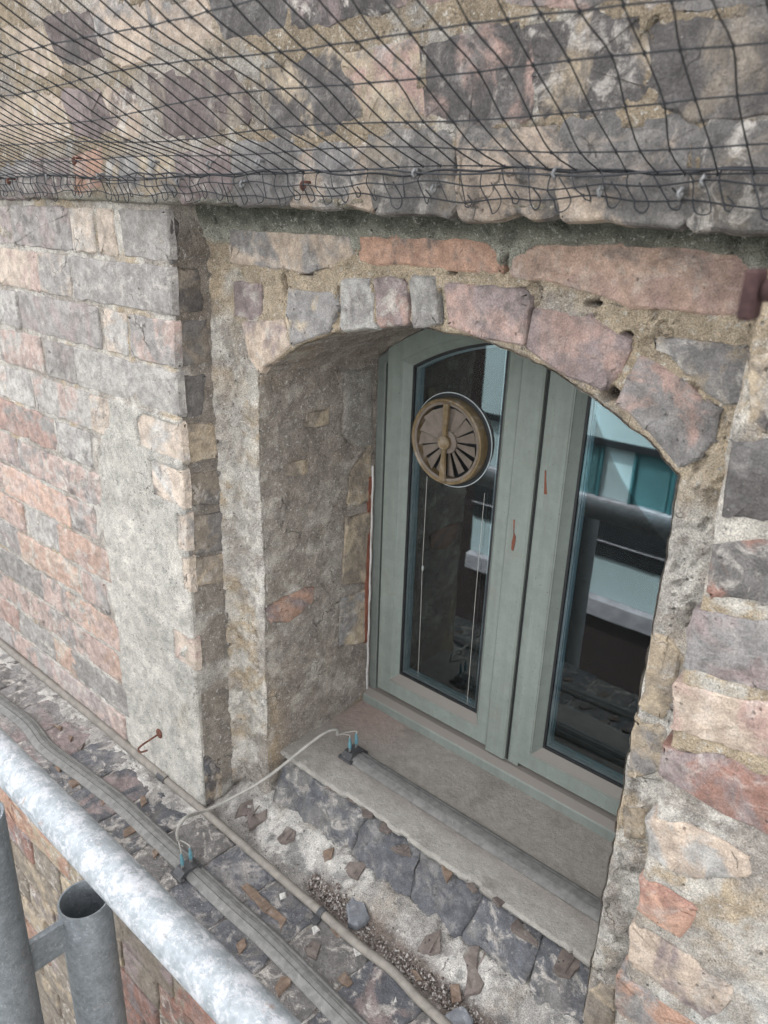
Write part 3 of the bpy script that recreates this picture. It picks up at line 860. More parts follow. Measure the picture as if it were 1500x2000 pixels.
def make_plain(name, base, var=(.75, 1.25), scale=60, rough=.6, bump=.001, spec=.3, metal=0.0, dust=None, dust_range=(.35, .8), fleck=None):
    t = NT(name)
    v = obj_vec(t)
    nz = t.noise(v, scale, 7, .65, .3)
    c = t.mix(1.0, base, t.mix(t.ramp(nz, .3, .7), (var[0],) * 3, (var[1],) * 3), 'MULTIPLY')
    if fleck:
        f = t.noise(v, fleck[1], 6, .7, .5)
        c = t.mix(t.ramp(f, fleck[2], fleck[3], 0, fleck[4]), c, fleck[0])
    if dust and name.endswith('paint'):
        tc = t.n('ShaderNodeTexCoord')
        mp = t.n('ShaderNodeMapping')
        mp.inputs['Scale'].default_value = (70, 70, 3.5)
        t.L(tc.outputs['Object'], mp.inputs[0])
        st = t.noise(mp.outputs[0], 1.0, 6, .65)
        c = t.mix(.4, c, t.mix(t.ramp(st, .3, .7), (.80, .79, .77), (1.14, 1.14, 1.13)), 'MULTIPLY')
        sp = t.noise(v, 230, 3, .6)
        c = t.mix(t.ramp(sp, .66, .71, 0, .75), c, (.09, .085, .075))
        dd = t.noise(v, 17, 9, .75, .5)
        c = t.mix(t.ramp(dd, .55, .68, 0, .5), c, (.17, .155, .135))
    r = rough
    if dust:
        g = t.n('ShaderNodeNewGeometry')
        sx = t.n('ShaderNodeSeparateXYZ')
        t.L(g.outputs['True Normal'], sx.inputs[0])
        up = t.ramp(sx.outputs['Z'], dust_range[0], dust_range[1])
        up = t.math('MULTIPLY', up, t.ramp(t.noise(v, 90, 7, .7), .2, .5, .55, .97))
        c = t.mix(up, c, dust)
        r = t.ramp(up, 0, 1, rough, .95)
    nb = t.bump(t.noise(v, scale * 6, 5, .65), bump, 1.0)
    return t.done(c, r, nb, metal, spec)


M_BRICK = make_brick_mat()
M_MORTAR = make_mortar_mat()
M_PAINT = make_plain('sage_green_paint', (.175, .196, .177), (.92, 1.07), 45, .55, .0004, .3, dust=(.19, .168, .148),
                     fleck=((.16, .17, .15), 110, .62, .72, .5))
M_PAINT_DIRTY = make_plain('grimy_green_paint', (.115, .127, .117), (.9, 1.08), 45, .6, .0004, .3, dust=(.21, .18, .155))
M_SEAL = make_plain('black_gasket', (.02, .02, .021), (.8, 1.2), 90, .45, .0002)
M_SPACER = make_plain('aluminium_spacer', (.55, .58, .6), (.9, 1.1), 60, .35, .0001, .5, .6)
M_WHITE = make_plain('white_sealant', (.42, .41, .39), (.85, 1.1), 70, .6, .0006)
M_REDBRICK = make_plain('fresh_red_brick', (.19, .07, .045), (.6, 1.2), 60, .9, .002)
M_FAN = make_plain('dusty_fan_plastic', (.145, .119, .098), (.8, 1.15), 60, .7, .0004, .25, dust=(.17, .145, .125))
M_FANTAN = make_plain('yellowed_fan_plastic', (.14, .098, .05), (.75, 1.15), 50, .5, .0003, .35, fleck=((.23, .19, .15), 40, .5, .65, .8))
M_CORD = make_plain('pale_cord', (.40, .39, .36), (.9, 1.1), 60, .7, .0001)
M_ROOM = make_plain('dim_room_plaster', (.055, .053, .052), (.8, 1.2), 4, .9, .0005)
M_STRIP = make_plain('dusty_grey_rubber', (.15, .146, .138), (.75, 1.2), 75, .75, .0005, .2, fleck=((.33, .31, .28), 130, .6, .72, .6))
M_CLIP = make_plain('black_plastic_clip', (.045, .045, .047), (.8, 1.3), 80, .6, .0003, .3, fleck=((.2, .19, .17), 90, .55, .7, .6))
M_CRIMP = make_plain('blue_crimp_plastic', (.085, .19, .22), (.75, 1.15), 120, .5, .0002, .35)
M_TIN = make_plain('tinned_blade', (.42, .42, .41), (.8, 1.1), 120, .4, .0001, .5, .7)
M_CABLE = make_plain('dusty_beige_cable', (.175, .158, .137), (.8, 1.2), 55, .7, .0004, .2, fleck=((.16, .145, .13), 60, .55, .7, .6))
M_LINK = make_plain('grey_flex', (.27, .255, .23), (.8, 1.15), 90, .6, .0003, .25)
M_PLATE = make_plain('brown_plate', (.115, .094, .083), (.7, 1.3), 70, .8, .0006, .2, fleck=((.22, .2, .18), 60, .52, .7, .6))
M_PLATE_O = make_plain('rusty_plate', (.15, .107, .08), (.65, 1.25), 70, .85, .0008, .2, fleck=((.26, .22, .19), 60, .5, .68, .7))
M_SLATE = make_plain('grey_slate', (.15, .155, .165), (.75, 1.25), 50, .85, .0012, .2, fleck=((.33, .32, .3), 100, .58, .7, .6))
M_CHALK = make_plain('white_chip', (.46, .44, .41), (.7, 1.15), 160, .9, .0015, .2)
M_RUST = make_plain('rusted_iron', (.115, .05, .035), (.5, 1.5), 160, .85, .0012, .2)
M_HOOK = make_plain('zinc_hook', (.19, .19, .19), (.6, 1.2), 160, .5, .0003, .5, .5)
M_NET = make_plain('black_net_cord', (.022, .023, .026), (.8, 1.3), 300, .6, .0002, .3)


def make_galv(name, lo, hi, blotch, amount):
    t = NT(name)
    v = obj_vec(t)
    c = t.mix(t.ramp(t.noise(v, 60, 8, .7), .3, .7), lo, hi)
    w = t.ramp(t.noise(v, 55, 10, .78, .4), blotch, blotch + .10, 0, amount)
    c = t.mix(w, c, (.45, .45, .465))
    c = t.mix(t.ramp(t.noise(v, 210, 7, .75), .56, .66, 0, amount), c, (.56, .555, .56))
    c = t.mix(t.ramp(t.noise(v, 90, 7, .75, .8), .60, .67, 0, .7), c, (.2, .18, .165))
    c = t.mix(t.ramp(t.noise(v, 24, 9, .74, .6), .63, .69, 0, .7), c, (.30, .20, .15))
    vo = t.n('ShaderNodeTexVoronoi')
    vo.inputs['Scale'].default_value = 140
    t.L(v, vo.inputs['Vector'])
    c = t.mix(.35, c, t.mix(t.ramp(vo.outputs['Distance'], 0, .8), (.75, .75, .75), (1.2, 1.2, 1.2)), 'MULTIPLY')
    nb = t.bump(t.noise(v, 170, 8, .75), .0022, 1.0)
    return t.done(c, t.ramp(w, 0, 1, .5, .9), nb, t.ramp(w, 0, 1, .35, .0), .4)


M_GALV = make_galv('galvanised_steel', (.23, .255, .27), (.33, .355, .37), .47, .8)
M_UPRIGHT = make_galv('dull_galvanised_steel', (.135, .15, .16), (.215, .235, .25), .60, .45)


def make_glass():
    t = NT('window_glass')
    tc = t.n('ShaderNodeTexCoord')
    tr = t.n('ShaderNodeBsdfTransparent')
    tr.inputs[0].default_value = (.62, .68, .70, 1)
    gl = t.n('ShaderNodeBsdfGlossy')
    gl.inputs['Color'].default_value = (.86, .97, 1.0, 1)
    gl.inputs['Roughness'].default_value = .012
    fr = t.n('ShaderNodeFresnel')
    fr.inputs['IOR'].default_value = 2.1
    df = t.n('ShaderNodeBsdfDiffuse')
    df.inputs[0].default_value = (.3, .29, .27, 1)
    wv = t.bump(t.noise(tc.outputs['Object'], 4, 2, .5), .0004, .5)
    t.L(wv, gl.inputs['Normal'])
    m1, m2 = t.n('ShaderNodeMixShader'), t.n('ShaderNodeMixShader')
    t.L(fr.outputs[0], m1.inputs[0])
    t.L(tr.outputs[0], m1.inputs[1])
    t.L(gl.outputs[0], m1.inputs[2])
    sp = t.ramp(t.noise(tc.outputs['Object'], 260, 6, .75), .55, .8, .012, .16)
    t.L(sp, m2.inputs[0])
    t.L(m1.outputs[0], m2.inputs[1])
    t.L(df.outputs[0], m2.inputs[2])
    t.L(m2.outputs[0], t.out.inputs['Surface'])
    return t.m


M_GLASS = make_glass()

def make_bld_brick(name, a, b):
    t = NT(name)
    tc = t.n('ShaderNodeTexCoord')
    mp = t.n('ShaderNodeMapping')
    mp.inputs['Rotation'].default_value = (math.radians(90), 0, 0)
    t.L(tc.outputs['Object'], mp.inputs[0])
    bt = t.n('ShaderNodeTexBrick')
    bt.inputs['Color1'].default_value = (*a, 1)
    bt.inputs['Color2'].default_value = (*b, 1)
    bt.inputs['Mortar'].default_value = (*[.5 * (p + q) * 1.25 for p, q in zip(a, b)], 1)
    bt.inputs['Scale'].default_value = 1.0
    bt.inputs['Brick Width'].default_value = .225
    bt.inputs['Row Height'].default_value = .075
    bt.inputs['Mortar Size'].default_value = .008
    t.L(mp.outputs[0], bt.inputs['Vector'])
    return t.done(bt.outputs['Color'], .9)


M_FLANK = make_bld_brick('soot_brown_brick', (.17, .13, .11), (.23, .19, .165))

# ------------------------------------------------------------------ outlines
XC, ZS, RA = -.578, -.232, .538          # arch centre line, springing height, radius
ZC = ZS + .107 - RA
XL, XR = -.900, -.256                     # jamb arrises
Y_REC, Y_WIN = .083, .352                 # recessed wall plane, window face


def sd_poly(U, V, poly):
    """signed distance (positive outside) from points to a polygon"""
    p = np.array(poly)
    best = np.full(U.shape, 1e9)
    inside = np.zeros(U.shape, bool)
    n = len(p)
    for i in range(n):
        a, b = p[i], p[(i + 1) % n]
        e = b - a
        w0, w1 = U - a[0], V - a[1]
        t = np.clip((w0 * e[0] + w1 * e[1]) / (e @ e + 1e-12), 0, 1)
        best = np.minimum(best, (w0 - t * e[0]) ** 2 + (w1 - t * e[1]) ** 2)
        c = ((a[1] > V) != (b[1] > V)) & (U < (b[0] - a[0]) * (V - a[1]) / (b[1] - a[1] + 1e-12) + a[0])
        inside ^= c
    return np.where(inside, -1, 1) * np.sqrt(best)


def bricks_sd(U, V, polys, reach=.03):
    out = np.full(U.shape, reach)
    for p in polys:
        q = np.array(p)
        m = (U > q[:, 0].min() - reach) & (U < q[:, 0].max() + reach) & (V > q[:, 1].min() - reach) & (V < q[:, 1].max() + reach)
        if m.any():
            out[m] = np.minimum(out[m], sd_poly(U[m], V[m], p))
    return out


def opening_sd(X, Z):
    """distance to the arched opening, positive outside it"""
    d_arch = np.hypot(X - XC, Z - ZC) - RA
    d_side = np.maximum(XL - X, X - XR)
    return np.where(Z > ZS, np.maximum(d_arch, d_side), d_side)


# ------------------------------------------------------------------ brick pieces
def resample(poly, step):
    out = []
    n = len(poly)
    for i in range(n):
        a, b = Vector((*poly[i], 0)), Vector((*poly[(i + 1) % n], 0))
        k = max(1, int(round((b - a).length / step)))
        for j in range(k):
            q = a.lerp(b, j / k)
            out.append((q.x, q.y))
    return out


def round_corners(poly, r):
    out = []
    n = len(poly)
    for i in range(n):
        p, c, q = (Vector((*poly[(i + k) % n], 0)) for k in (-1, 0, 1))
        da, db = (p - c), (q - c)
        ra = min(r, da.length * .4)
        rb = min(r, db.length * .4)
        for v in (c + da.normalized() * ra, c * .55 + (c + da.normalized() * ra) * .225 + (c + db.normalized() * rb) * .225, c + db.normalized() * rb):
            out.append((v.x, v.y))
    return out


def area2(poly):
    return sum(poly[i][0] * poly[(i + 1) % len(poly)][1] - poly[(i + 1) % len(poly)][0] * poly[i][1] for i in range(len(poly)))


def inset(poly, d):
    n = len(poly)
    out = []
    for i in range(n):
        a, b = poly[i - 1], poly[(i + 1) % n]
        t = Vector((b[0] - a[0], b[1] - a[1]))
        if t.length < 1e-9:
            out.append(poly[i])
            continue
        t.normalize()
        out.append((poly[i][0] - t.y * d, poly[i][1] + t.x * d))
    return out


PLANES = {  # U axis, V axis, outward normal, and how (u, v) with depth becomes a point
    'wall': lambda c: (lambda u, v, h: (u, c - h, v)),
    'side': lambda c: (lambda u, v, h: (c + h, u, v)),
    'top': lambda c: (lambda u, v, h: (u, v, c + h))}


def brick(parent, frame, poly, a, b, proud=.002, depth=.014, name='brick', step=.02, jit=.0012, edge=.0022, mat=None, grow=.0015, film_haze=0.0, soot_shade=1.0):
    if area2(poly) < 0:
        poly = poly[::-1]
    p = inset(resample(round_corners(poly, .0028), step), -grow)
    cu, cv = sum(q[0] for q in p) / len(p), sum(q[1] for q in p) / len(p)
    p = [(q[0] + rnd.gauss(0, jit), q[1] + rnd.gauss(0, jit)) for q in p]
    tu, tv = rnd.gauss(0, .012), rnd.gauss(0, .02)

    def ring(q, h, j=0.0):
        return [frame(u, v, h + (u - cu) * tu + (v - cv) * tv + rnd.gauss(0, j)) for u, v in q]
    r0 = ring(inset(p, -.002), -depth)
    r1 = ring(p, proud - edge, .0004)
    r2 = ring(inset(p, edge * .8), proud - edge * .25, .0004)
    r3 = ring(inset(p, .009), proud, .0006)
    mb = MB().loft([r0, r1, r2, r3], True)
    k = len(mb.v) - len(r3)
    c = frame(cu, cv, proud + rnd.gauss(0, .0006))
    mb.v.append(tuple(c))
    ci = len(mb.v) - 1
    n = len(r3)
    mb.f += [(k + i, k + (i + 1) % n, ci) for i in range(n)]
    o = mb.build(name, mat or M_BRICK, parent, smooth=27)
    ca, cb = np.array(PAL[a]), np.array(PAL[b])
    s = rnd.uniform(.9, 1.1) * soot_shade
    ca, cb = ca * (1 - film_haze) + np.array((.50, .465, .43)) * film_haze, cb * (1 - film_haze) + np.array((.50, .465, .43)) * film_haze
    o['tint_a'] = [float(x) for x in ca * s]
    o['tint_b'] = [float(x) for x in cb * s]
    return o


# ==================================================================== the building
building = tag(empty('brick_building'), 'weathered brick building with an arched window recess under a ledge of netting', 'building')

GREY, TAN, LIME = np.array((.385, .348, .312)), np.array((.465, .378, .275)), np.array((.60, .57, .525))
GRIME, MOSS, MOSSL = np.array((.275, .245, .215)), np.array((.14, .15, .125)), np.array((.35, .355, .31))


def base_colour(P, tan=.5, lime=.35, grime=.2, seed=0):
    n1, n2, n3 = fbm(P, 9, 6, seed + 1, .62), fbm(P, 20, 6, seed + 5, .66), fbm(P, 12, 6, seed + 9, .64)
    c = np.broadcast_to(GREY, P.shape).copy()
    c = mixc(c, TAN, sstep(.12, -.12, n1 + (.5 - tan) * .8))
    c = mixc(c, LIME, sstep(.04, .2, n2 - .3 + lime * .8) * .85)
    c = mixc(c, GRIME, sstep(.1, .35, n3 - .3 + grime * .9) * .75)
    return c


def voids(P, h, c, slots):
    """open joints: narrow slots where the mortar has dropped out"""
    for x, z, w, t, lean in slots:
        u = P[..., 0] - x - (P[..., 2] - z) * lean + fbm(P, 90, 3, 7) * .0025
        m = sstep(1.0, .45, (u / w) ** 2 + ((P[..., 2] - z) / t) ** 2)
        h = h - m * .022
        c = mixc(c, (.075, .06, .048), m)
    return h, c


# ---- left pier with its return face, swept along a plan profile
prof = [(x, 0.0) for x in np.arange(-2.1, -.9935, .0045)]
prof += [(-.985 - .008 + .008 * math.sin(a), .008 - .008 * math.cos(a)) for a in np.linspace(.25, 1.32, 4)]
prof += [(-.985, y) for y in np.arange(.0085, .1, .004)]
prof = np.array(prof)
tg = np.gradient(prof, axis=0)
tg /= np.linalg.norm(tg, axis=1, keepdims=True)
nrm = np.stack([tg[:, 1], -tg[:, 0]], 1)
zz = np.arange(-1.075, .010, .0045)
P = np.zeros((len(prof), len(zz), 3))
P[..., 0], P[..., 1], P[..., 2] = prof[:, None, 0], prof[:, None, 1], zz[None]
N = np.zeros_like(P)
N[..., 0], N[..., 1] = nrm[:, None, 0], nrm[:, None, 1]
pier_polys = [b[0] for b in PIER_BRICKS]
front = (P[..., 1] < .004)
sd = np.where(front, bricks_sd(P[..., 0], P[..., 2], pier_polys), .03)
side = (P[..., 1] > .007)
sd2 = np.where(side, bricks_sd(P[..., 1], P[..., 2], [b[0] for b in RETURN_BRICKS]), .03)
edge_z = [q[1] for q in RENDER_EDGE][::-1]
edge_x = [q[0] for q in RENDER_EDGE][::-1]
rl = np.interp(P[..., 2], edge_z, edge_x) + fbm(P, 30, 3, 3) * .012
render = sstep(-.006, .004, P[..., 0] - rl) * (P[..., 2] < RENDER_EDGE[0][1] + .01)
nz = fbm(P, 45, 4, 2)
h = -.0012 + nz * .0030 + fbm(P, 10, 2, 8) * .0015
h = np.where(front, h + render * (.0042 - .6 * h), h + .001)
h += sstep(.012, .004, np.abs(P[..., 1])) * 0
cover = render * sstep(-.25, .1, fbm(P, 12, 3, 6))
inner = sstep(-.0015, -.0075, sd)
h -= inner * .011
h -= sstep(.001, -.005, sd2) * .009
smear = sstep(.22, .34, fbm(P, 19, 4, 12)) * inner
h += smear * .0125
c = base_colour(P, .18, .62, .06, 0)
c = mixc(c, (.46, .445, .41), render * .75)
c = mixc(c, LIME, render * sstep(.0, .35, fbm(P, 11, 5, 40) + .25 * sstep(-.5, -.7, P[..., 2]) * 0) * .7)
c = mixc(c, TAN * 1.1, front * (1 - render) * sstep(-1.25, -1.0, P[..., 0]) * sstep(.0, .2, fbm(P, 9, 3, 44)) * .9)
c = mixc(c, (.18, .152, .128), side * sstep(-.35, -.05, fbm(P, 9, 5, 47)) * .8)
pier = sheet('pier_wall', M_MORTAR, P, N, h, c, building)
for poly, a, b, quoin in PIER_BRICKS:
    brick(pier, PLANES['wall'](0.0), poly, a, b, rnd.uniform(.0006, .0022), .012, film_haze=.25)  # tints paled by a lime coat and by glare haze mixed into the colour
for poly, a, b in RETURN_BRICKS:
    poly = [(max(q[0], .0055), q[1]) for q in poly]
    brick(pier, PLANES['side'](-.985), poly, a, b, rnd.uniform(.001, .003), .012, step=.014)

# ---- recessed wall round the window, arris rounded and chipped
xs, zs = np.arange(-.984, -.150, .0036), np.arange(-1.07, .035, .0036)
X, Z = np.meshgrid(xs, zs, indexing='ij')
P = np.stack([X, np.full_like(X, Y_REC), Z], -1)


def arris_noise(P):
    return fbm(P, 38, 4, 77) * .0048 + fbm(P, 9, 2, 78) * .003


sdo = opening_sd(X, Z) - arris_noise(P)
gx = opening_sd(X + .0005, Z) - opening_sd(X - .0005, Z)
gz = opening_sd(X, Z + .0005) - opening_sd(X, Z - .0005)
gl_ = np.hypot(gx, gz) + 1e-9
RR = .009
pull = np.where(sdo < 0, -sdo, 0) * (sdo > -.0062)
P[..., 0] += gx / gl_ * pull
P[..., 2] += gz / gl_ * pull
dd = np.clip(sdo, 0, RR)
P[..., 1] += np.where(sdo < RR, RR - np.sqrt(np.maximum(RR ** 2 - (RR - dd) ** 2, 0)), 0)
P[..., 1] -= .016 * np.exp(-((X + .985) / .013) ** 2)
N = np.zeros_like(P)
N[..., 1] = -1
arch_polys = [b[0] for b in ARCH_BRICKS]
sd = bricks_sd(X, Z, arch_polys)
inner = sstep(-.0015, -.0075, sd)
h = .0003 + fbm(P, 48, 5, 21, .62) * .0066 - sstep(.22, .34, fbm(P, 55, 4, 24, .6)) * .006 + fbm(P, 11, 3, 22) * .003
above = sstep(-.30, -.2, Z)
h = h - inner * .013 - above * .001
moss = sstep(-.046, -.039, Z + fbm(P, 15, 5, 23, .62) * .020)
h += moss * .006 + sstep(-.03, .0, Z) * .010
h *= sstep(-.002, .012, sdo)
c = base_colour(P, .38, .42, .22, 30)
c = mixc(c, TAN, above * sstep(-.3, .05, fbm(P, 10, 4, 33)) * .9)
c = mixc(c, LIME, (1 - above) * sstep(.0, .3, fbm(P, 17, 4, 34)) * .75)
c = mixc(c, MOSSL, moss * .9)
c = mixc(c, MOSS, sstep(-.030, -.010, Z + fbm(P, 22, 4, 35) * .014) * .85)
lw = sstep(.075, .04, np.abs(X + .92)) * sstep(.05, .35, fbm(P, 20, 3, 39))
c = mixc(c, LIME, lw * .7 * (1 - moss))
h, c = voids(P, h, c, RECESS_VOIDS)
recess = sheet('recessed_wall', M_MORTAR, P, N, h, c, building, drop=(sdo < -.0062))
for poly, a, b in ARCH_BRICKS:
    brick(recess, PLANES['wall'](Y_REC - .001), poly, a, b, rnd.uniform(.0008, .0028), .012, edge=.003)

# ---- reveal and soffit of the opening
path = [(XL, z) for z in np.arange(-1.0, ZS - .002, .004)]
a0 = math.atan2(ZS - ZC, XL - XC)
a1 = math.atan2(ZS - ZC, XR - XC)
path += [(XC + RA * math.cos(a), ZC + RA * math.sin(a)) for a in np.linspace(a0, a1, 180)]
path += [(XR, z) for z in np.arange(ZS - .004, -1.0, -.004)]
path = np.array(path)
ys = np.concatenate([np.array([Y_REC + .0035, Y_REC + .006]), np.arange(Y_REC + RR, .372, .004)])
P = np.zeros((len(path), len(ys), 3))
P[..., 0], P[..., 2], P[..., 1] = path[:, None, 0], path[:, None, 1], ys[None]
inn = np.zeros_like(P)                      # normals point into the opening
for i, (x, z) in enumerate(path):
    if z > ZS:
        v = np.array((XC - x, ZC - z))
        v /= np.linalg.norm(v)
    else:
        v = np.array((1.0 if x < XC else -1.0, 0.0))
    inn[i, :, 0], inn[i, :, 2] = v[0], v[1]
P0 = P.copy()
P0[..., 1] = Y_REC
an = arris_noise(P0)
fade = sstep(.05, 0, ys - Y_REC - RR)[None]
rev = (np.abs(P[..., 0] - XL) < .001)
rp = [b[0] for b in REVEAL_BRICKS]
sd = np.where(rev, bricks_sd(P[..., 1], P[..., 2], rp), .03)
patch = rev * sstep(.002, -.004, sd_poly(P[..., 1], P[..., 2], REVEAL_PATCH))
pe = rev * sstep(.004, .0, np.abs(sd_poly(P[..., 1], P[..., 2], REVEAL_PATCH) - fbm(P, 60, 2, 51) * .003))
h = -an * fade + (fbm(P, 60, 6, 52, .66) * .0042 + fbm(P, 12, 3, 53) * .0015) * (1 - fade * .8)
h = h * (1 - .75 * patch) + patch * .003 - pe * .0045
h -= sstep(.001, -.004, sd) * .008
c = base_colour(P, .05, .36, .30, 60)
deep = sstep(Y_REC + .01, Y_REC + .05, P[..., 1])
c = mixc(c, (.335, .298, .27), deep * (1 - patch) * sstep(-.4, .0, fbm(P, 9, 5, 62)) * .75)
c = mixc(c, LIME, sstep(.16, .36, fbm(P, 26, 4, 63)) * .6)
c = mixc(c, (.37, .362, .345), patch * .8)
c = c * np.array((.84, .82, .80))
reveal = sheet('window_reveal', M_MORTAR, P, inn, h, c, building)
for poly, a, b in REVEAL_BRICKS:
    brick(reveal, PLANES['side'](XL), poly, a, b, rnd.uniform(.0005, .003), .010, jit=.002)
MB().box((XL - .004, .338, -.80), (XL + .0035, .3485, -.45)).build('brick', M_REDBRICK, reveal)

# ---- right pier
xs, zs = np.arange(-.187, .32, .0045), np.arange(-1.25, .010, .0045)
prof = np.array([(-.190, y) for y in np.arange(.09, .0085, -.004)] +
                [(-.190 + .009 - .009 * math.cos(a), .009 - .009 * math.sin(a)) for a in np.linspace(.2, 1.4, 4)] + [(x, 0.0) for x in np.arange(-.18, .32, .0045)])
tg = np.gradient(prof, axis=0)
tg /= np.linalg.norm(tg, axis=1, keepdims=True)
P = np.zeros((len(prof), len(zs), 3))
P[..., 0], P[..., 1], P[..., 2] = prof[:, None, 0], prof[:, None, 1], zs[None]
N = np.zeros_like(P)
N[..., 0], N[..., 1] = tg[:, None, 1], -tg[:, None, 0]
right_polys = [b[0] for b in RIGHT_BRICKS]
front = P[..., 1] < .003
sd = np.where(front, bricks_sd(P[..., 0], P[..., 2], right_polys), .03)
white = sstep(.05, .0, np.hypot((P[..., 0] + .085), (P[..., 2] + .80) * .8) - .045 + fbm(P, 16, 4, 71) * .05)
h = -.0004 + fbm(P, 40, 4, 72) * .0034 + fbm(P, 11, 2, 73) * .002 - sstep(-.0015, -.0075, sd) * .011 + white * .003
c = base_colour(P, .62, .40, .12, 90)
c = mixc(c, GREY * 1.1, sstep(-.6, -.72, P[..., 2]) * .8)
c = mixc(c, (.60, .585, .55), white * sstep(-.25, .2, fbm(P, 40, 4, 76)))
right = sheet('pier_wall', M_MORTAR, P, N, h, c, building)
for poly, a, b in RIGHT_BRICKS:
    brick(right, PLANES['wall'](0.0), poly, a, b, rnd.uniform(.001, .0038), .03, jit=.0016, edge=.0035)
for i in range(16):                        # courses beyond the frame
    zb = -.075 * i - .07
    x0 = .02 + (.06 if i % 2 else 0) + (.05 if i < 11 else .1)
    while x0 < .30:
        w = .21 if i % 2 else .1
        if not any(abs(np.mean([q[0] for q in pp]) - x0 - w / 2) < .13 and abs(np.mean([q[1] for q in pp]) - zb - .03) < .05 for pp in right_polys):
            brick(right, PLANES['wall'](0.0), [(x0, zb), (x0 + w, zb), (x0 + w, zb + .064), (x0, zb + .064)], rnd.choice(['dgrey', 'peach', 'mauve']), rnd.choice(['red', 'pink', 'grey']))
        x0 += w + .011

# ---- upper wall, its lower edge standing over the recess
prof = [(.10, .0065 + .002)] + [(y, .0065) for y in np.arange(.09, .0, -.006)] + [(-.012 + .006 - .006 * math.cos(a) + .0, .0065 + .006 - .006 * math.sin(a)) for a in np.linspace(1.4, .2, 4)]
prof += [(-.012, z) for z in np.arange(.0135, .62, .0048)]
prof = np.array(prof)
tg = np.gradient(prof, axis=0)
tg /= np.linalg.norm(tg, axis=1, keepdims=True)
xs = np.arange(-2.1, .36, .0048)
P = np.zeros((len(xs), len(prof), 3))
P[..., 0], P[..., 1], P[..., 2] = xs[:, None], prof[None, :, 0], prof[None, :, 1]
N = np.zeros_like(P)
N[..., 1], N[..., 2] = -tg[None, :, 1], tg[None, :, 0]
front = P[..., 1] < -.008
sd = np.where(front, bricks_sd(P[..., 0], P[..., 2], [b[0] for b in UPPER_BRICKS]), .03)
low = sstep(.04, .01, P[..., 2])
h = .0004 + fbm(P, 42, 4, 101) * .0034 + fbm(P, 11, 3, 102) * .002 + low * fbm(P, 30, 4, 103) * .004 - sstep(-.0015, -.008, sd) * .012
c = base_colour(P, .72, .22, .20, 120) * .62  # mortar darkened by soot and by netting shade put into its colour
c = mixc(c, GREY, sstep(-.75, -1.0, P[..., 0]) * sstep(-.3, .2, fbm(P, 9, 3, 109)) * .9)
c = mixc(c, MOSSL * .8, sstep(.02, .004, P[..., 2]) * .7)
h, c = voids(P, h, c, UPPER_VOIDS)
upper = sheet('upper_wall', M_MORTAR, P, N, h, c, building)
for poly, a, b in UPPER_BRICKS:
    brick(upper, PLANES['wall'](-.012), poly, a, b, rnd.uniform(.0004, .0024), .012, jit=.0018, edge=.003, grow=.0085, step=.016, soot_shade=.80)  # brick tints darkened too, carrying soot plus the shade of the netting

MB().box((-12, .0, .615), (6, .35, 1.5)).build('unseen_wall_above', M_FLANK, building)  # unseen wall, added and sized to keep the sun off this side
MB().box((-12, .10, -8), (-2.09, .35, .62)).build('wall_flank', M_FLANK, building)
MB().box((.315, .10, -8), (6, .35, .62)).build('wall_flank', M_FLANK, building)

# ---- ledge top: mortar bed, fillets against the walls
xs, ys = np.arange(-2.1, .32, .0042), np.arange(-.198, .135, .0042)
X, Yy = np.meshgrid(xs, ys, indexing='ij')
P = np.stack([X, Yy, np.full_like(X, -1.055)], -1)
N = np.zeros_like(P)
N[..., 2] = 1
rec = sstep(-.995, -.96, X) * sstep(-.15, -.19, X)
wob = fbm(P, 16, 4, 131) * .022
fil = rec * (sstep(.012, .088, Yy + wob) * .040 + sstep(.098, .124, Yy) * .055) + (1 - rec) * sstep(-.075, .0, Yy + wob * 1.2) * .004
left_m = sstep(-.90, -1.05, X)
pav = [[(x + .003, -.2), (x + .106, -.2), (x + .106, -.012), (x + .003, -.012)] for x in np.arange(-2.075, .25, .109)]
sd = bricks_sd(X, Yy, pav)
rough = .0018 + .0045 * sstep(-.01, .05, Yy) + .002 * left_m * sstep(-.08, -.04, Yy)
h = fil + fbm(P, 50, 5, 132, .68) * rough * 1.9 + fbm(P, 13, 3, 133) * .003 + .0005
h -= sstep(-.0015, -.008, sd) * (1 - sstep(-.055, -.03, Yy + wob) * np.clip(left_m + .2, 0, 1)) * .008
h += left_m * sstep(-.075, -.03, Yy + wob) * .003
c = np.broadcast_to(np.array((.37, .35, .33)), P.shape).copy()
c = mixc(c, (.60, .575, .54), sstep(-.05, .10, fbm(P, 17, 6, 135, .66) + .10 * rec * sstep(.02, .05, Yy)) * .9)
c = mixc(c, (.36, .325, .285), sstep(.02, .2, fbm(P, 12, 6, 138, .62)) * rec * .8)
c = mixc(c, (.22, .215, .21), sstep(.16, .26, fbm(P, 30, 5, 139, .65)) * .8)
c = mixc(c, (.33, .265, .24), sstep(.05, .25, fbm(P, 8, 3, 136)) * left_m * sstep(-.045, -.065, Yy))
c = mixc(c, (.14, .125, .115), sstep(.045, .018, np.abs(Yy + .108 + fbm(P, 14, 4, 141) * .016)) * .75)
c = mixc(c, (.17, .13, .11), sstep(.03, .015, np.abs(Yy - .012 - fbm(P, 6, 2, 137) * .01)) * sstep(-.74, -.68, X) * .8)
LEDGE_XS, LEDGE_YS, LEDGE_Z = xs, ys, P[..., 2] + fil + .0015


def ledge_z(x, y):
    i = int(np.clip((x - LEDGE_XS[0]) / .0042, 0, len(LEDGE_XS) - 1))
    j = int(np.clip((y - LEDGE_YS[0]) / .0042, 0, len(LEDGE_YS) - 1))
    return float(LEDGE_Z[i, j])


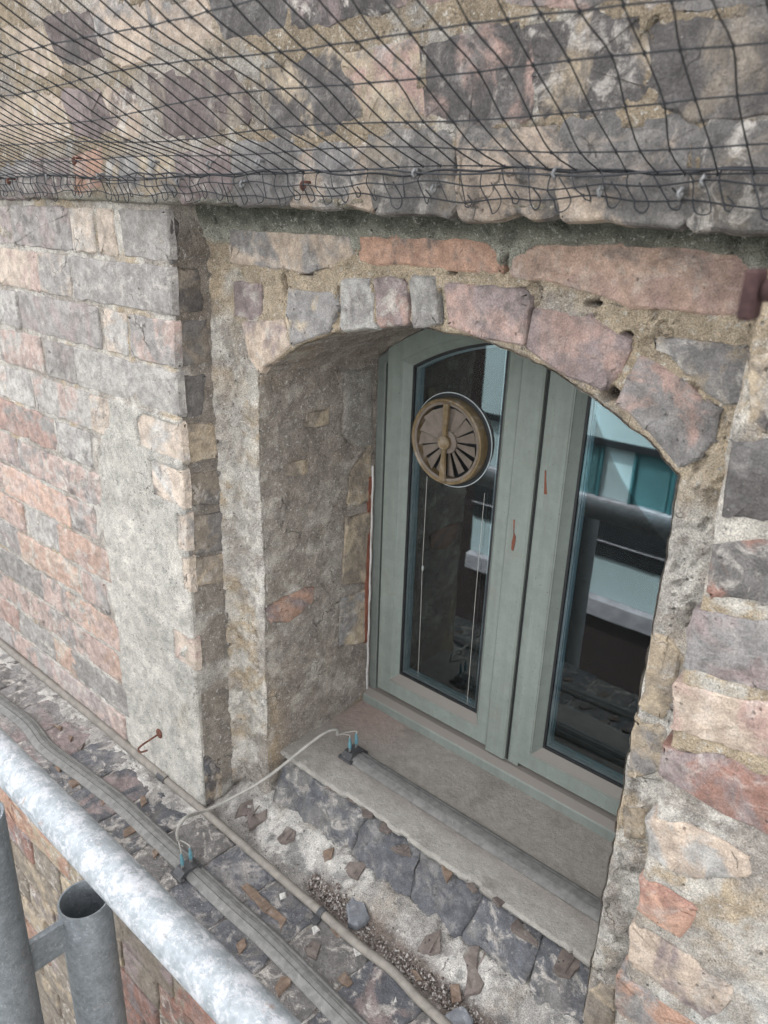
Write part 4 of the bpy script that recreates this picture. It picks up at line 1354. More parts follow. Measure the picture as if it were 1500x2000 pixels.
ledge = sheet('ledge', M_MORTAR, P, N, h, c, building)
for p in pav:
    x = p[0][0]
    dark = x > -1.35
    brick(ledge, PLANES['top'](-1.055), p, rnd.choice(['blue', 'blue', 'dgrey']) if dark else rnd.choice(['mauve', 'dgrey', 'grey']), rnd.choice(['dgrey', 'grey', 'mauve', 'dgrey']), rnd.uniform(.0022, .0052), .02, jit=.002, soot_shade=.85)
# front face of the ledge mortar, so that the bed is a solid course
MB().box((-2.1, -.1965, -1.075), (.32, .10, -1.062)).build('ledge_bed', M_CHALK, ledge)

# ---- blue engineering bricks under the sill front
ej = [-.888, -.684, -.560, -.448, -.339, -.238, -.150]
sec = [(.165, -.9505), (.124, -.9490), (.114, -.9505), (.108, -.957), (.101, -.972), (.0935, -.990), (.086, -1.007), (.079, -1.024), (.074, -1.05), (.11, -1.055)]
for k in range(len(ej) - 1):
    a, b = ej[k] + .0012, ej[k + 1] - .0012
    nx = max(8, int((b - a) / .004))
    rings = []
    la, lb = (.35 * math.sin(k * 2.4), .35 * math.sin((k + 1) * 2.4))
    for i in range(nx + 1):
        t = i / nx
        e = min(t, 1 - t) * (b - a)
        sh = .0035 * (1 - min(1, e / .007)) ** 2
        ring = []
        for (y, z) in sec:
            wj = (y - .1)
            p = np.array((a + la * wj + .0025 * math.sin(z * 210 + k) + (b - a + (lb - la) * wj) * t, y, z))
            d = float(fbm(p[None], 34, 5, 150 + k)[0]) * .0085 + float(fbm(p[None], 110, 3, 160)[0]) * .0026
            ring.append((p[0], y + sh - d * .85, z - sh * .6 + d * .5))
        rings.append(ring)
    o = MB().loft(rings, True, True, True).build('brick', M_BRICK, ledge, smooth=60)
    o['tint_a'] = [float(v) for v in np.array(PAL['blue']) * rnd.uniform(.75, .95)]
    o['tint_b'] = [float(v) for v in np.array((.175, .17, .165)) * rnd.uniform(.9, 1.1)]

# ---- concrete sill with a broken front edge
xs = np.arange(-.905, -.165, .0026)
vv = np.concatenate([np.arange(.372, .13, -.0045), np.linspace(.13, 0, 12)[1:]])
nv = len(vv) + 5
P = np.zeros((len(xs), nv, 3))
Xs = np.stack([xs, np.zeros_like(xs), np.zeros_like(xs)], -1)
fe = .1130 + fbm(Xs, 300, 4, 170, .75) * .0016 + sstep(.17, .21, fbm(Xs, 15, 5, 174, .62)) * .005
for j in range(nv):
    P[:, j, 0] = xs
    if j < len(vv):
        t = np.clip(vv[j] / .13, 0, None)
        P[:, j, 1] = np.where(vv[j] > .13, vv[j], fe + (vv[j]) / .13 * (.13 - fe))
        P[:, j, 2] = -.9365
    else:
        q = (j - len(vv) + 1) / 5
        P[:, j, 1] = fe + .004 * q
        P[:, j, 2] = -.9365 - .011 * q
dedge = np.clip(P[..., 1] - fe[:, None], 0, 1)
P[..., 2] -= .0025 * (1 - sstep(0, .006, dedge)) * (P[..., 2] > -.94)
N = np.zeros_like(P)
N[..., 2] = 1
N[:, len(vv):, 2] = 0
N[:, len(vv):, 1] = -1
h = fbm(P, 60, 4, 175) * .0011 + fbm(P, 9, 2, 176) * .002
c = np.broadcast_to(np.array((.285, .258, .232)), P.shape).copy()
c = mixc(c, (.33, .245, .215), sstep(-.7, -.86, P[..., 0]) * sstep(.2, .3, P[..., 1]) * .8)
c = mixc(c, (.325, .305, .277), sstep(.175, .15, P[..., 1] + fbm(P, 12, 3, 177) * .01) * .85)
c = mixc(c, (.2, .182, .165), sstep(.1, .5, fbm(P, 16, 4, 178)) * .6)


def make_sill_mat():
    t = NT('worn_concrete')
    v = obj_vec(t, False)
    c = attr(t, 'Col', 'GEOMETRY')
    c = t.mix(.6, c, t.mix(t.ramp(t.noise(v, 60, 8, .7, .3), .3, .7), (.78, .78, .78), (1.2, 1.2, 1.19)), 'MULTIPLY')
    fl = t.noise(v, 210, 5, .7)
    c = t.mix(t.ramp(fl, .63, .72, 0, .5), c, (.47, .44, .4))
    c = t.mix(t.ramp(fl, .37, .28, 0, .6), c, (.12, .105, .095))
    fine = t.noise(v, 700, 4, .7)
    c = t.mix(.5, c, t.mix(t.ramp(fine, .3, .7), (.6, .6, .6), (1.35, 1.35, 1.33)), 'MULTIPLY')
    nb = t.bump(t.noise(v, 160, 8, .7), .0025, 1.0)
    nb = t.bump(t.noise(v, 700, 4, .65), .0007, 1.0, nb)
    return t.done(c, .95, nb, spec=.15)


M_SILL = make_sill_mat()
sill = sheet('window_sill', M_SILL, P, N, h, c, building)

# ---- wall below the ledge, seen between the scaffold tubes
xs, zs = np.arange(-2.1, .32, .009), np.arange(-2.3, -1.06, .009)
X, Z = np.meshgrid(xs, zs, indexing='ij')
P = np.stack([X, np.full_like(X, -.193), Z], -1)
N = np.zeros_like(P)
N[..., 1] = -1
lower_polys = []
for i in range(12):
    zt = -1.072 - i * .0752
    x = -1.78 + (i % 3) * .06
    k = i
    while x < -.35:
        w = .215 if k % 2 else .103
        lower_polys.append([(x, zt - .063), (x + w, zt - .063), (x + w, zt), (x, zt)])
        x += w + .012
        k += 1
sd = bricks_sd(X, Z, lower_polys)
h = -.004 + fbm(P, 40, 4, 191) * .005 - sstep(-.0015, -.008, sd) * .01
c = base_colour(P, .55, .25, .30, 200)
c = mixc(c, MOSSL, sstep(.0, .3, fbm(P, 8, 4, 203)) * .6)
lower = sheet('lower_wall', M_MORTAR, P, N, h, c, building)
for p in lower_polys:
    brick(lower, PLANES['wall'](-.193), p, rnd.choice(['orange', 'brown', 'tan', 'brown', 'red', 'brown']), rnd.choice(['tan', 'brown', 'brown', 'mauve']), rnd.uniform(0, .004), .012, soot_shade=.85)

# ---- dim room behind the glass
rm = MB()
x0, x1, y0, y1, z0, z1 = -1.6, .5, .40, 2.6, -1.9, .5
vs = [(x, y, z) for x in (x0, x1) for y in (y0, y1) for z in (z0, z1)]
rm.add(vs, [(0, 1, 3, 2), (4, 6, 7, 5), (0, 4, 5, 1), (2, 3, 7, 6), (0, 2, 6, 4), (1, 5, 7, 3)])
room = rm.build('room', M_ROOM, building)
bm = bmesh.new()
bm.from_mesh(room.data)
# the wall towards the window is open over the window's width
bm.faces.ensure_lookup_table()
f = min(bm.faces, key=lambda q: q.calc_center_median().y)
bmesh.ops.delete(bm, geom=[f], context='FACES_ONLY')
bm.to_mesh(room.data)
bm.free()
wl = MB()
for a, b in (((x0, .385, z0), (XL - .01, .40, z1)), ((XR + .01, .385, z0), (x1, .40, z1)), ((XL - .01, .385, z0), (XR + .01, .40, -.95)), ((XL - .01, .385, -.08), (XR + .01, .40, z1))):
    wl.box(a, b)
wl.build('inner_wall', M_ROOM, room)

# ---- the window: outer frame, two casements, cover strips, panes
window = empty('window', (XC, Y_WIN, -.95), building)
ZT = -.938


def outline(d, xl, xr, zb, y, n=28):
    """closed outline: sides xl, xr, bottom zb, top the arch moved in by d"""
    R = RA - d
    pts = [(xl, y, zb), (xr, y, zb)]
    for i in range(n + 1):
        x = xr + (xl - xr) * i / n
        pts.append((x, y, ZC + math.sqrt(R * R - (x - XC) ** 2)))
    return pts


def frame_loft(d, xl, xr, zb, prof, n=28):
    """prof: list of (outward offset, y)"""
    return [outline(d - o, xl - o, xr + o, zb - o, y, n) for o, y in prof]


def wbuild(mb, name, mat, smooth=None):
    return mb.build(name, mat, window, smooth)


fr = MB().loft(frame_loft(.020, XL + .020, XR - .020, ZT + .030, [(0, .385), (0, .3565), (.002, .3545), (.017, .3545), (.019, .3565), (.019, .392)]), True)
wbuild(fr, 'outer_frame', M_PAINT_DIRTY)
sl = MB().loft([[(XL + .004, .395, -.904), (XL + .004, .350, -.9075), (XL + .004, .338, -.916), (XL + .004, .3365, -.919), (XL + .004, .3365, -.937), (XL + .004, .395, -.937)],
                [(XR - .004, .395, -.904), (XR - .004, .350, -.9075), (XR - .004, .338, -.916), (XR - .004, .3365, -.919), (XR - .004, .3365, -.937), (XR - .004, .395, -.937)]], True, True, True)
wbuild(sl, 'frame_sill', M_PAINT)
GZB = -.852


def casement(xl, xr, mat):
    c = MB().loft(frame_loft(.046, xl, xr, GZB, [(0, .380), (0, .367), (.012, .3535), (.0125, .3520), (.0135, .3515), (.0150, .3520), (.0155, .3512), (.044, .3512), (.0455, .3530), (.0455, .39)]), True)
    o = wbuild(c, 'casement', mat)
    s = MB().loft(frame_loft(.046, xl, xr, GZB, [(.0005, .3665), (-.0035, .3665), (-.0035, .378), (.0005, .378)]), True)
    wbuild(s, 'gasket', M_SEAL)
    s = MB().loft(frame_loft(.0505, xl + .0045, xr - .0045, GZB + .0045, [(0, .3705), (-.0035, .3705), (-.0035, .373), (0, .373)]), True)
    wbuild(s, 'spacer', M_SPACER)
    pn = MB()
    q = outline(.045, xl - .001, xr + .001, GZB - .001, .3685)
    pn.loft([q, [(x, y + .004, z) for x, y, z in q]], True, True, True)
    return o, wbuild(pn, 'pane', M_GLASS)


casement(-.827, -.640, M_PAINT)
casement(-.500, -.331, M_PAINT)
# meeting stile between the casements, with a raised cover strip
zt_m = ZC + RA - .03
ms = MB().box((-.6025, .3520, -.905), (-.5365, .395, zt_m), .0015)
wbuild(ms, 'mullion', M_PAINT)
cs = MB()
cs.loft([[(-.6015, .3515, z), (-.6015, .3450, z), (-.5990, .3430, z), (-.5635, .3430, z), (-.5600, .3450, z), (-.5600, .3515, z)] for z in (-.898, zt_m)], True, True, True)
wbuild(cs, 'cover_strip', M_PAINT)
wbuild(MB().box((-.5597, .3500, -.9), (-.5568, .3518, zt_m)), 'gasket', M_SEAL)
for poly in CHIPS:
    y = .3428 if np.mean([p[0] for p in poly]) < -.5615 else .3515
    if y > .35:
        poly = [(x + .003, z) for x, z in poly]
    poly = inset(poly if area2(poly) > 0 else poly[::-1], .0002)
    m = MB().loft([[(x, y + .001, z) for x, z in poly], [(x, y - .0006, z) for x, z in poly]], True, False, True)
    wbuild(m, 'bare_wood', M_REDBRICK)
ws = MB()
pts = [(XL + .0035 + .0012 * math.sin(i * 1.7), .3475, z) for i, z in enumerate(np.arange(-.93, -.42, .02))]
ws.tube(pts, .0024, 6)
wbuild(ws, 'sealant', M_WHITE)

# ==================================================================== extractor fan in the left pane
FX, FZ, FR = -.7375, -.3515, .0735
fan = tag(empty('extractor_fan', (FX, .368, FZ)), 'round tan plastic extractor fan with dusty vanes set in the left pane', 'fan')


def disc_ring(rad_y, n=64):
    return [[(FX + r * math.sin(2 * math.pi * i / n), y, FZ + r * math.cos(2 * math.pi * i / n)) for i in range(n)] for r, y in rad_y]


hs = MB().loft(disc_ring([(FR, .369), (FR, .351), (FR - .001, .3490), (FR - .003, .3482), (FR - .0055, .3492), (FR - .0065, .3510), (FR - .0075, .3555), (FR - .0085, .3655), (FR - .0095, .3665)]), True)
hs.build('housing', M_FANTAN, fan, 40)
MB().loft(disc_ring([(FR - .006, .3502), (FR - .008, .3494), (FR - .0105, .3502), (FR - .011, .3520)]), True).build('inner_rim', M_FAN, fan, 40)
MB().loft(disc_ring([(FR - .009, .3668), (.001, .3668)]), True).build('back_plate', M_SEAL, fan)
MB().loft(disc_ring([(FR + .0066, .3684), (FR + .0066, .3674), (FR + .0080, .3674), (FR + .0080, .3684)]), True).build('glass_cutout_ring', M_SPACER, fan, 40)
MB().loft(disc_ring([(FR - .001, .3682), (FR - .001, .3665), (FR + .0066, .3670), (FR + .0068, .3682)]), True).build('rubber_seal', M_SEAL, fan, 40)
NB = 15
for k in range(NB):
    a = 2 * math.pi * k / NB
    w = math.pi / NB
    r0, r1 = .019, .0600 if k % 2 else .0580
    b = MB()
    q = []
    for (r, da, y) in ((r0, -w * .78, .3545), (r1, -w * .74, .3515), (r1, w * .90, .3590), (r0, w * .93, .3585)):
        q.append((FX + r * math.sin(a + da), y, FZ + r * math.cos(a + da)))
    b.loft([q, [(x, y + .0016, z) for x, y, z in q]], True, True, True)
    b.build('vane', M_FAN, fan)
MB().loft(disc_ring([(.020, .3600), (.020, .3530), (.018, .3515), (.0125, .351), (.001, .351)], 32), True).build('centre_disc', M_FAN, fan, 40)
br = MB()
rings = []
for z, w in ((-.0668, .0064), (-.045, .0060), (-.014, .0042), (0, .0042), (.014, .0042), (.045, .0060), (.0665, .0064)):
    rings.append([(FX - w, .3480, FZ + z), (FX - w * .8, .3445, FZ + z), (FX + w * .8, .3445, FZ + z), (FX + w, .3480, FZ + z)])
br.loft(rings, True, True, True).build('cross_bar', M_FANTAN, fan)
MB().loft(disc_ring([(.0118, .352), (.0118, .3440), (.0105, .3425), (.0085, .3428), (.0075, .3438), (.001, .3436)], 32), True).build('hub', M_FANTAN, fan, 40)
cd = MB().tube([(-.781, .3615, -.425), (-.7815, .3625, -.6), (-.7795, .363, -.70), (-.778, .3632, -.835)], .0004, 5).build('pull_cord', M_CORD, fan)
MB().loft([[(-.7802 + r * math.cos(t), .3622 + r * math.sin(t), z) for t in np.linspace(0, 2 * math.pi, 9)[:-1]] for r, z in ((.0004, -.597), (.0019, -.5995), (.0019, -.605), (.0006, -.609))], True, True, True).build('bead', M_TIN, cd)
MB().tube([(-.6605, .3635, -.425), (-.6615, .3635, -.6), (-.6605, .3638, -.842)], .0004, 5).build('pull_cord', M_CORD, fan)

# ==================================================================== bird-deterrent tracks and their wiring


def track(path, z, name, label, half=.0178):
    t = tag(empty(name, (path[0][0], path[0][1], z)), label, 'deterrent track', 'ribbed deterrent tracks')
    pr = [(-1, 0), (-1, .0020), (-.86, .0046), (-.62, .0070), (-.40, .0084), (-.36, .0088), (-.31, .0064), (-.26, .0089), (0, .0091), (.15, .0092), (.21, .0068), (.27, .0090), (.40, .0084), (.50, .0060), (.60, .0058), (.72, .0062), (.86, .0046), (1, .0020), (1, 0)]
    rings = []
    for i, (x, y, zz_) in enumerate(path):
        p, q = path[max(i - 1, 0)], path[min(i + 1, len(path) - 1)]
        d = Vector((q[0] - p[0], q[1] - p[1], 0)).normalized()
        n = Vector((-d.y, d.x, 0))
        rings.append([(x + n.x * u * half, y + n.y * u * half, zz_ + v * .95) for u, v in pr])
    m = MB().loft(rings, True, True, True)
    m.build('ribbed_track', M_STRIP, t, 35)
    return t


def dense(path, n):
    """smooth path through points"""
    P_ = [Vector(p) for p in path]
    out = []
    for i in range(len(P_) - 1):
        p0, p1, p2, p3 = P_[max(i - 1, 0)], P_[i], P_[i + 1], P_[min(i + 2, len(P_) - 1)]
        for k in range(n):
            t = k / n
            out.append(tuple(.5 * ((2 * p1) + (p2 - p0) * t + (2 * p0 - 5 * p1 + 4 * p2 - p3) * t * t + (3 * p1 - p0 - 3 * p2 + p3) * t ** 3)))
    out.append(tuple(P_[-1]))
    return out


def connector(t, x, y, z):
    """black end clip across the track with two blue crimped terminals"""
    cl = MB()
    cl.loft([[(x - .011, y + u, z + v) for u, v in ((-.021, .0), (-.021, .006), (-.012, .0135), (.012, .0135), (.021, .006), (.021, .0))],
             [(x + .011, y + u, z + v) for u, v in ((-.021, .0), (-.021, .006), (-.012, .0135), (.012, .0135), (.021, .006), (.021, .0))]], True, True, True)
    cl.box((x - .0165, y - .0235, z), (x + .0165, y - .0150, z + .0055), .001)
    cl.box((x - .0165, y + .0150, z), (x + .0165, y + .0235, z + .0055), .001)
    c_ = cl.build('end_clip', M_CLIP, t)
    for dy in (-.0085, .0085):
        k = MB()
        k.box((x - .0005, y + dy - .0025, z + .0125), (x + .0005, y + dy + .0025, z + .024))
        k.build('terminal_blade', M_TIN, c_)
        k = MB().tube([(x, y + dy, z + .0215), (x, y + dy, z + .024), (x - .0002, y + dy, z + .034), (x - .0006, y + dy, z + .036), (x - .001, y + dy, z + .044)], [.0028, .0033, .0033, .0024, .0020], 8)
        k.build('crimp_sleeve', M_CRIMP, c_)
    return c_


t1 = track(dense(STRIP_PATH, 8), -1.0535, 'deterrent_track', 'long dusty grey ribbed track wandering along the ledge behind the scaffold tube')
sp = [(-.806 + i * .02, .198, -.9345) for i in range(33)]
t2 = track(sp, -.9345, 'deterrent_track', 'straight dusty grey ribbed track lying along the concrete window sill', .0195)
connector(t1, -.885, -.108, -1.0495)
connector(t2, -.792, .198, -.9345)
lk = dense(LINK, 8)
lo = tag(empty('link_cable', lk[0]), 'thin grey flex looping from the ledge track up to the sill track', 'cable')
MB().tube(lk, .0030, 8).build('flex', M_LINK, lo, 60)
for (x, y, z) in ((-.886, -.108, -1.0495), (-.793, .198, -.9345)):
    e = min((lk[0], lk[-1]), key=lambda p: (p[0] - x) ** 2 + (p[1] - y) ** 2)
    for dy in (-.0085, .0085):
        MB().tube(dense([(x, y + dy, z + .043), (x, y + dy, z + .049), tuple(.5 * (np.array((x, y + dy, z + .053)) + np.array(e))), e], 5), .0012, 5).build('core', M_LINK, lo)

# ---- beige conduit along the wall foot
cp = dense(CONDUIT, 10)
cb = tag(empty('conduit_cable', (cp[0][0], cp[0][1], -1.052)), 'beige armoured cable running along the foot of the wall over the white mortar', 'cable')
js = min(range(len(cp)), key=lambda i: abs(cp[i][0] + 1.107))
MB().tube([(p[0], p[1], p[2] + .001) for p in cp[:js + 1]], .0088, 14).build('sleeve', M_CABLE, cb, 60)
MB().tube(cp[js - 3:], .0072, 14).build('cable', M_CABLE, cb, 60)
MB().tube(cp[js - 1:js + 1], .0096, 14).build('sleeve_end', M_CLIP, cb, 40)
kx = min(range(len(cp)), key=lambda i: abs(cp[i][0] + .655))
kp, kq = Vector(cp[kx]), Vector(cp[kx + 1])
kd = (kq - kp).normalized()
ck = MB().tube([kp - kd * .005, kp + kd * .005], .0092, 14)
ck.box((kp.x - .008, kp.y - .020, kp.z - .008), (kp.x + .006, kp.y - .006, kp.z - .003), .001)
ck.build('cable_clip', M_CLIP, cb, 40)

# ==================================================================== scaffold
TY, TZ, TR = -.353, -.685, .02415
tb = tag(empty('scaffold_tube', (-.9, TY, TZ)), 'thick horizontal galvanised scaffold tube blotched white, crossing in front of the ledge', 'scaffold tube')
MB().tube([(-2.4 + i * .08, TY + .0, TZ) for i in range(40)], TR, 40).build('tube', M_GALV, tb, 60)
UP = (-0.849, -.300)                     # open-topped upright
up = tag(empty('scaffold_upright', (UP[0], UP[1], -2.4)), 'pair of grey scaffold uprights joined by a plate, the shorter open topped', 'scaffold upright')
UTOP = -0.929


def pipe(x, y, z0, z1, r, name, par, open_top=True):
    n = 40
    def ring(rr, z):
        return [(x + rr * math.cos(2 * math.pi * i / n), y + rr * math.sin(2 * math.pi * i / n), z) for i in range(n)]
    zs_ = list(np.linspace(z0, z1 - .001, 14))
    rings = [ring(r, z) for z in zs_] + [ring(r - .0006, z1), ring(r - .0030, z1), ring(r - .0036, z1 - .001), ring(r - .0038, z1 - .25)]
    return MB().loft(rings, True).build(name, M_UPRIGHT, par, 40)


UR = 0.036
pipe(UP[0], UP[1], -2.4, UTOP, UR, 'short_tube', up)
AX = (UP[0], -.419)
pipe(AX[0], AX[1], -2.4, -.70, UR, 'tall_tube', up)
pa, pb = Vector((*AX, 0)), Vector((*UP, 0))
pd = (pb - pa).normalized()
pn_ = Vector((-pd.y, pd.x, 0)) * .005
pa, pb = pa + pd * UR * .9, pb - pd * UR * .9
pl = MB().loft([[(q.x, q.y, z_) for q in (pa + pn_, pb + pn_, pb - pn_, pa - pn_)] for z_ in (UTOP - .066, UTOP - .014)], True, True, True)
pl.build('joining_plate', M_UPRIGHT, up)

# ==================================================================== netting and its hooks
nt = tag(empty('bird_netting', (-.6, -.02, .04)), 'black knotted bird netting stretched over the upper brickwork and gathered along its lower edge', 'netting')
d_out = np.array((.16, -.936, .36))
d_out /= np.linalg.norm(d_out)
NX, NR, SX, SR = 104, 12, .0238, .0555
X0 = -2.18


def net_pt(i, r):
    """knot i along the wall, row r out from the gathered line"""
    x = X0 + i * SX
    s = r * SR
    w = math.sin(i * .37 + r) * .002 + math.sin(i * .11 + 2 * r) * .003
    p = np.array((x, -.022, .0385 + .002 * math.sin(i * .21))) + d_out * s
    p[2] += w - .010 * math.sin(min(s, .5) / .5 * math.pi)
    p[0] += .0022 * math.sin(i * 1.9 + r * 2.3) + .0015 * math.sin(i * 4.7 + r)
    p[1] += .0015 * math.sin(i * 2.7 + r * 1.3)
    return p


cords, knots = MB(), MB()
CR = .0007
for i in range(NX):
    pts = [net_pt(i, r) for r in range(NR)]
    cords.tube(dense(pts, 3), CR, 4, False)
    for p in pts:
        q = [(p[0] + dx, p[1] + dy, p[2] + dz) for dx, dy, dz in ((.0019, 0, 0), (-.0019, 0, 0), (0, .0019, 0), (0, -.0019, 0), (0, 0, .0019), (0, 0, -.0019))]
        knots.add(q, [(0, 2, 4), (2, 1, 4), (1, 3, 4), (3, 0, 4), (2, 0, 5), (1, 2, 5), (3, 1, 5), (0, 3, 5)])
for r in range(NR):
    cords.tube(dense([net_pt(i, r) for i in range(NX)], 2), CR, 4, False)
cords.build('net_cords', M_NET, nt, 80)
knots.build('knots', M_NET, nt)
# the gathered edge: rows lying close together and a loose loop under each mesh
gath = MB()


def fall_pt(i, r):
    x = X0 + i * SX + r * .0045 + .0025 * math.sin(i * 2.1 + r * 1.7)
    z = .0395 - r * .0115 + .0022 * math.sin(i * .53 + r * 2.2) + .0018 * math.sin(i * 1.7 + r)
    return np.array((x, -.0215 - .002 * math.sin(i * .9 + r) - (.004 if r == 1 else 0), z))


for r in range(3):
    gath.tube(dense([fall_pt(i, r) for i in range(NX)], 2), CR * (1.5 if r == 0 else 1.0), 4, False)
for i in range(NX):
    gath.tube(dense([fall_pt(i, r) for r in range(3)], 3), CR, 4, False)
    p = fall_pt(i, 2)
    ls = rnd.choice((0, .55, .8, 1.0, 1.0, 1.25))
    if ls == 0:
        continue
    loop = [p] + [p + np.array(q) * ls + np.array((rnd.gauss(0, .0008), rnd.gauss(0, .0008), rnd.gauss(0, .0008))) for q in ((.003, -.001, -.006), (.0075, -.001, -.0085), (.0115, 0, -.0055), (.0115, 0, .001), (.004, -.002, .012))]
    gath.tube(dense(loop, 3), CR, 4, False)
    for r in (1, 2):
        p = fall_pt(i, r)
        q = [(p[0] + dx, p[1] + dy, p[2] + dz) for dx, dy, dz in ((.0019, 0, 0), (-.0019, 0, 0), (0, .0019, 0), (0, -.0019, 0), (0, 0, .0019), (0, 0, -.0019))]
        gath.add(q, [(0, 2, 4), (2, 1, 4), (1, 3, 4), (3, 0, 4), (2, 0, 5), (1, 2, 5), (3, 1, 5), (0, 3, 5)])
gath.build('gathered_edge', M_NET, nt, 80)
rope = MB().tube(dense([(X0 + i * SX * 2, -.024 - .002 * math.sin(i * 1.3), .0395 + .0035 * math.sin(i * .45) + .0015 * math.sin(i * 1.9)) for i in range(NX // 2)], 3), .0010, 5, False)
rope.build('edge_rope', M_NET, nt, 80)

HOOK_LABELS = [
    'small galvanised screw hook left of the orange brick under the netting', 'rusty screw head at the top left of the orange brick behind the netting',
    'small galvanised screw hook at the right edge of the orange brick', 'pale screw hook on the mortar high above the mossy corner', 'galvanised screw hook low on the mauve brick left of the rusty screw eye',
    'upper galvanised screw hook above the mauve brick near the pier corner', 'galvanised screw hook low beside the brick joint over the recess', 'upper galvanised screw hook over the left end of the arch',
    'stubby rusty screw eye standing out from the peach brick over the arch', 'upper galvanised screw hook just left of the middle vertical joint', 'larger galvanised screw hook directly left of the open vertical joint',
    'dull screw hook caught in the gathered netting above the salmon brick', 'galvanised screw hook low on the dark brick right of the arch crown', 'bright galvanised screw hook in the dark joint at the right',
    'rightmost galvanised screw hook, just above the bright one in the joint', 'leftmost dark rusty screw eye at the edge of the netting']
for k, ((x, y, z), rusty) in enumerate(HOOKS):
    ho = tag(empty('screw_hook', (x, -.012, z)), HOOK_LABELS[k], 'hook', 'screw hooks holding the netting')
    m = M_RUST if rusty else M_HOOK
    r = .0038
    MB().tube([(x, -.008, z + r), (x, -.021, z + r)], .0016, 7).build('shank', m, ho, 60)
    MB().tube([(x + .0008 * math.sin(3 * t), -.021 - r * .55 * math.sin(t) - .003, z + r * math.cos(t)) for t in np.linspace(0, 4.9, 12)], .0014 if not rusty else .0020, 7).build('eye', m, ho, 60)

# rusty hook on the pier, rusty bolt on the right pier
wx_, wy_, wz_ = WALL_HOOK
wh = tag(empty('rusty_wall_hook', (wx_, 0, wz_)), 'rusty bent hook with a round washer sticking out of the rendered pier near the ledge', 'hook')
MB().loft([[(wx_ + r * math.cos(t), -.0045 - d, wz_ + r * 1.1 * math.sin(t)) for t in np.linspace(0, 2 * math.pi, 17)[:-1]] for r, d in ((.0092, 0), (.0096, .001), (.0088, .0022), (.0030, .0028))], True, True, True).build('washer', M_RUST, wh, 40)
MB().tube(dense([(wx_, 0, wz_), (wx_ - .002, -.018, wz_ - .004), (wx_ - .006, -.040, wz_ - .011), (wx_ - .010, -.046, wz_ - .019), (wx_ - .006, -.044, wz_ - .025), (wx_ + .002, -.034, wz_ - .022)], 5), .0019, 8).build('shank', M_RUST, wh, 60)
M_BOLT = make_plain('dark_rusted_iron', (.062, .034, .033), (.6, 1.4), 160, .85, .0012, .2)
bo = tag(empty('rusty_bolt', (.02, 0, -.03)), 'dark rusty bolt end with a flat flange jutting in at the right edge', 'bolt')
MB().tube(dense([(.03, .0, -.022), (.03, -.2, -.023), (.02, -.28, -.0235), (-.02, -.3, -.024), (-.1, -.3, -.0242)], 5), .0046, 10).build('bent_shank', M_BOLT, bo, 60)
MB().box((-.1075, -.307, -.0365), (-.1015, -.293, -.0160), .0012).build('flange', M_BOLT, bo)

# ==================================================================== fragments, stones and grit on the ledge and sill edge
PLATE_LABELS = {
    0: 'large brown plate fragment with a groove, under the looping flex', 1: 'five-sided brown plate fragment bedded in white mortar below the large grooved one', 2: 'brown plate fragment in the mortar above the grit by the slate',
    3: 'half-round brown plate fragment with a groove, on the mortar slope', 4: 'long double brown plate fragment with a vertical groove near the lower right mortar', 5: 'orange-brown square chip standing in the grit beside the cable',
    6: 'first thin brown chip at the upper left of the broken sill edge', 7: 'narrow brown chip just after the first along the broken sill edge', 8: 'brown chip pushed under the sill edge over the first brick joint',
    9: 'square brown fragment at the sill edge above the second blue brick', 10: 'grooved brown plate lying on the second blue brick', 11: 'rust-orange chip at the sill edge above the third blue brick',
    12: 'small dark chip in the sill mortar right of the rust-orange chip', 13: 'flat dark chip set in the sill mortar over the fourth blue brick', 14: 'long thin brown fragment on the fourth blue brick under the sill edge', 15: 'grooved brown plate against the sill edge by the right jamb',
    22: 'long stepped rusty plate with cells lying against the ribbed track', 23: 'rusty rounded chip between the scaffold tube and the ribbed track', 24: 'rusty pointed chip at the lower end of the ledge by the scaffold tube',
    25: 'dusty brown plate on the paver right of the ribbed track', 26: 'rusty chip at the right edge of the ribbed track near the bottom', 27: 'small orange sliver touching the beige cable', 28: 'orange sliver in the grit right of the beige cable', 29: 'curled rusty chip at the top of the grit patch',
    16: 'little triangular rusty chip on the outer ledge at the paver joint nearest the left edge', 17: 'little rusty chip by the scaffold tube, second from the left on the outer ledge', 18: 'little rusty triangle touching the outer edge of the ribbed track',
    20: 'narrow rusty chip just right of the bent chip on the outer ledge', 30: 'little brown chip on the white mortar at the far left', 31: 'little brown chip between white mortar and ribbed track at the far left', 32: 'narrow dark sliver in the white mortar at the left',
    19: 'rusty bent chip left of the connector on the outer ledge', 21: 'rusty chip beside the left connector clip', 33: 'orange-brown chip standing against the back of the ribbed track'}
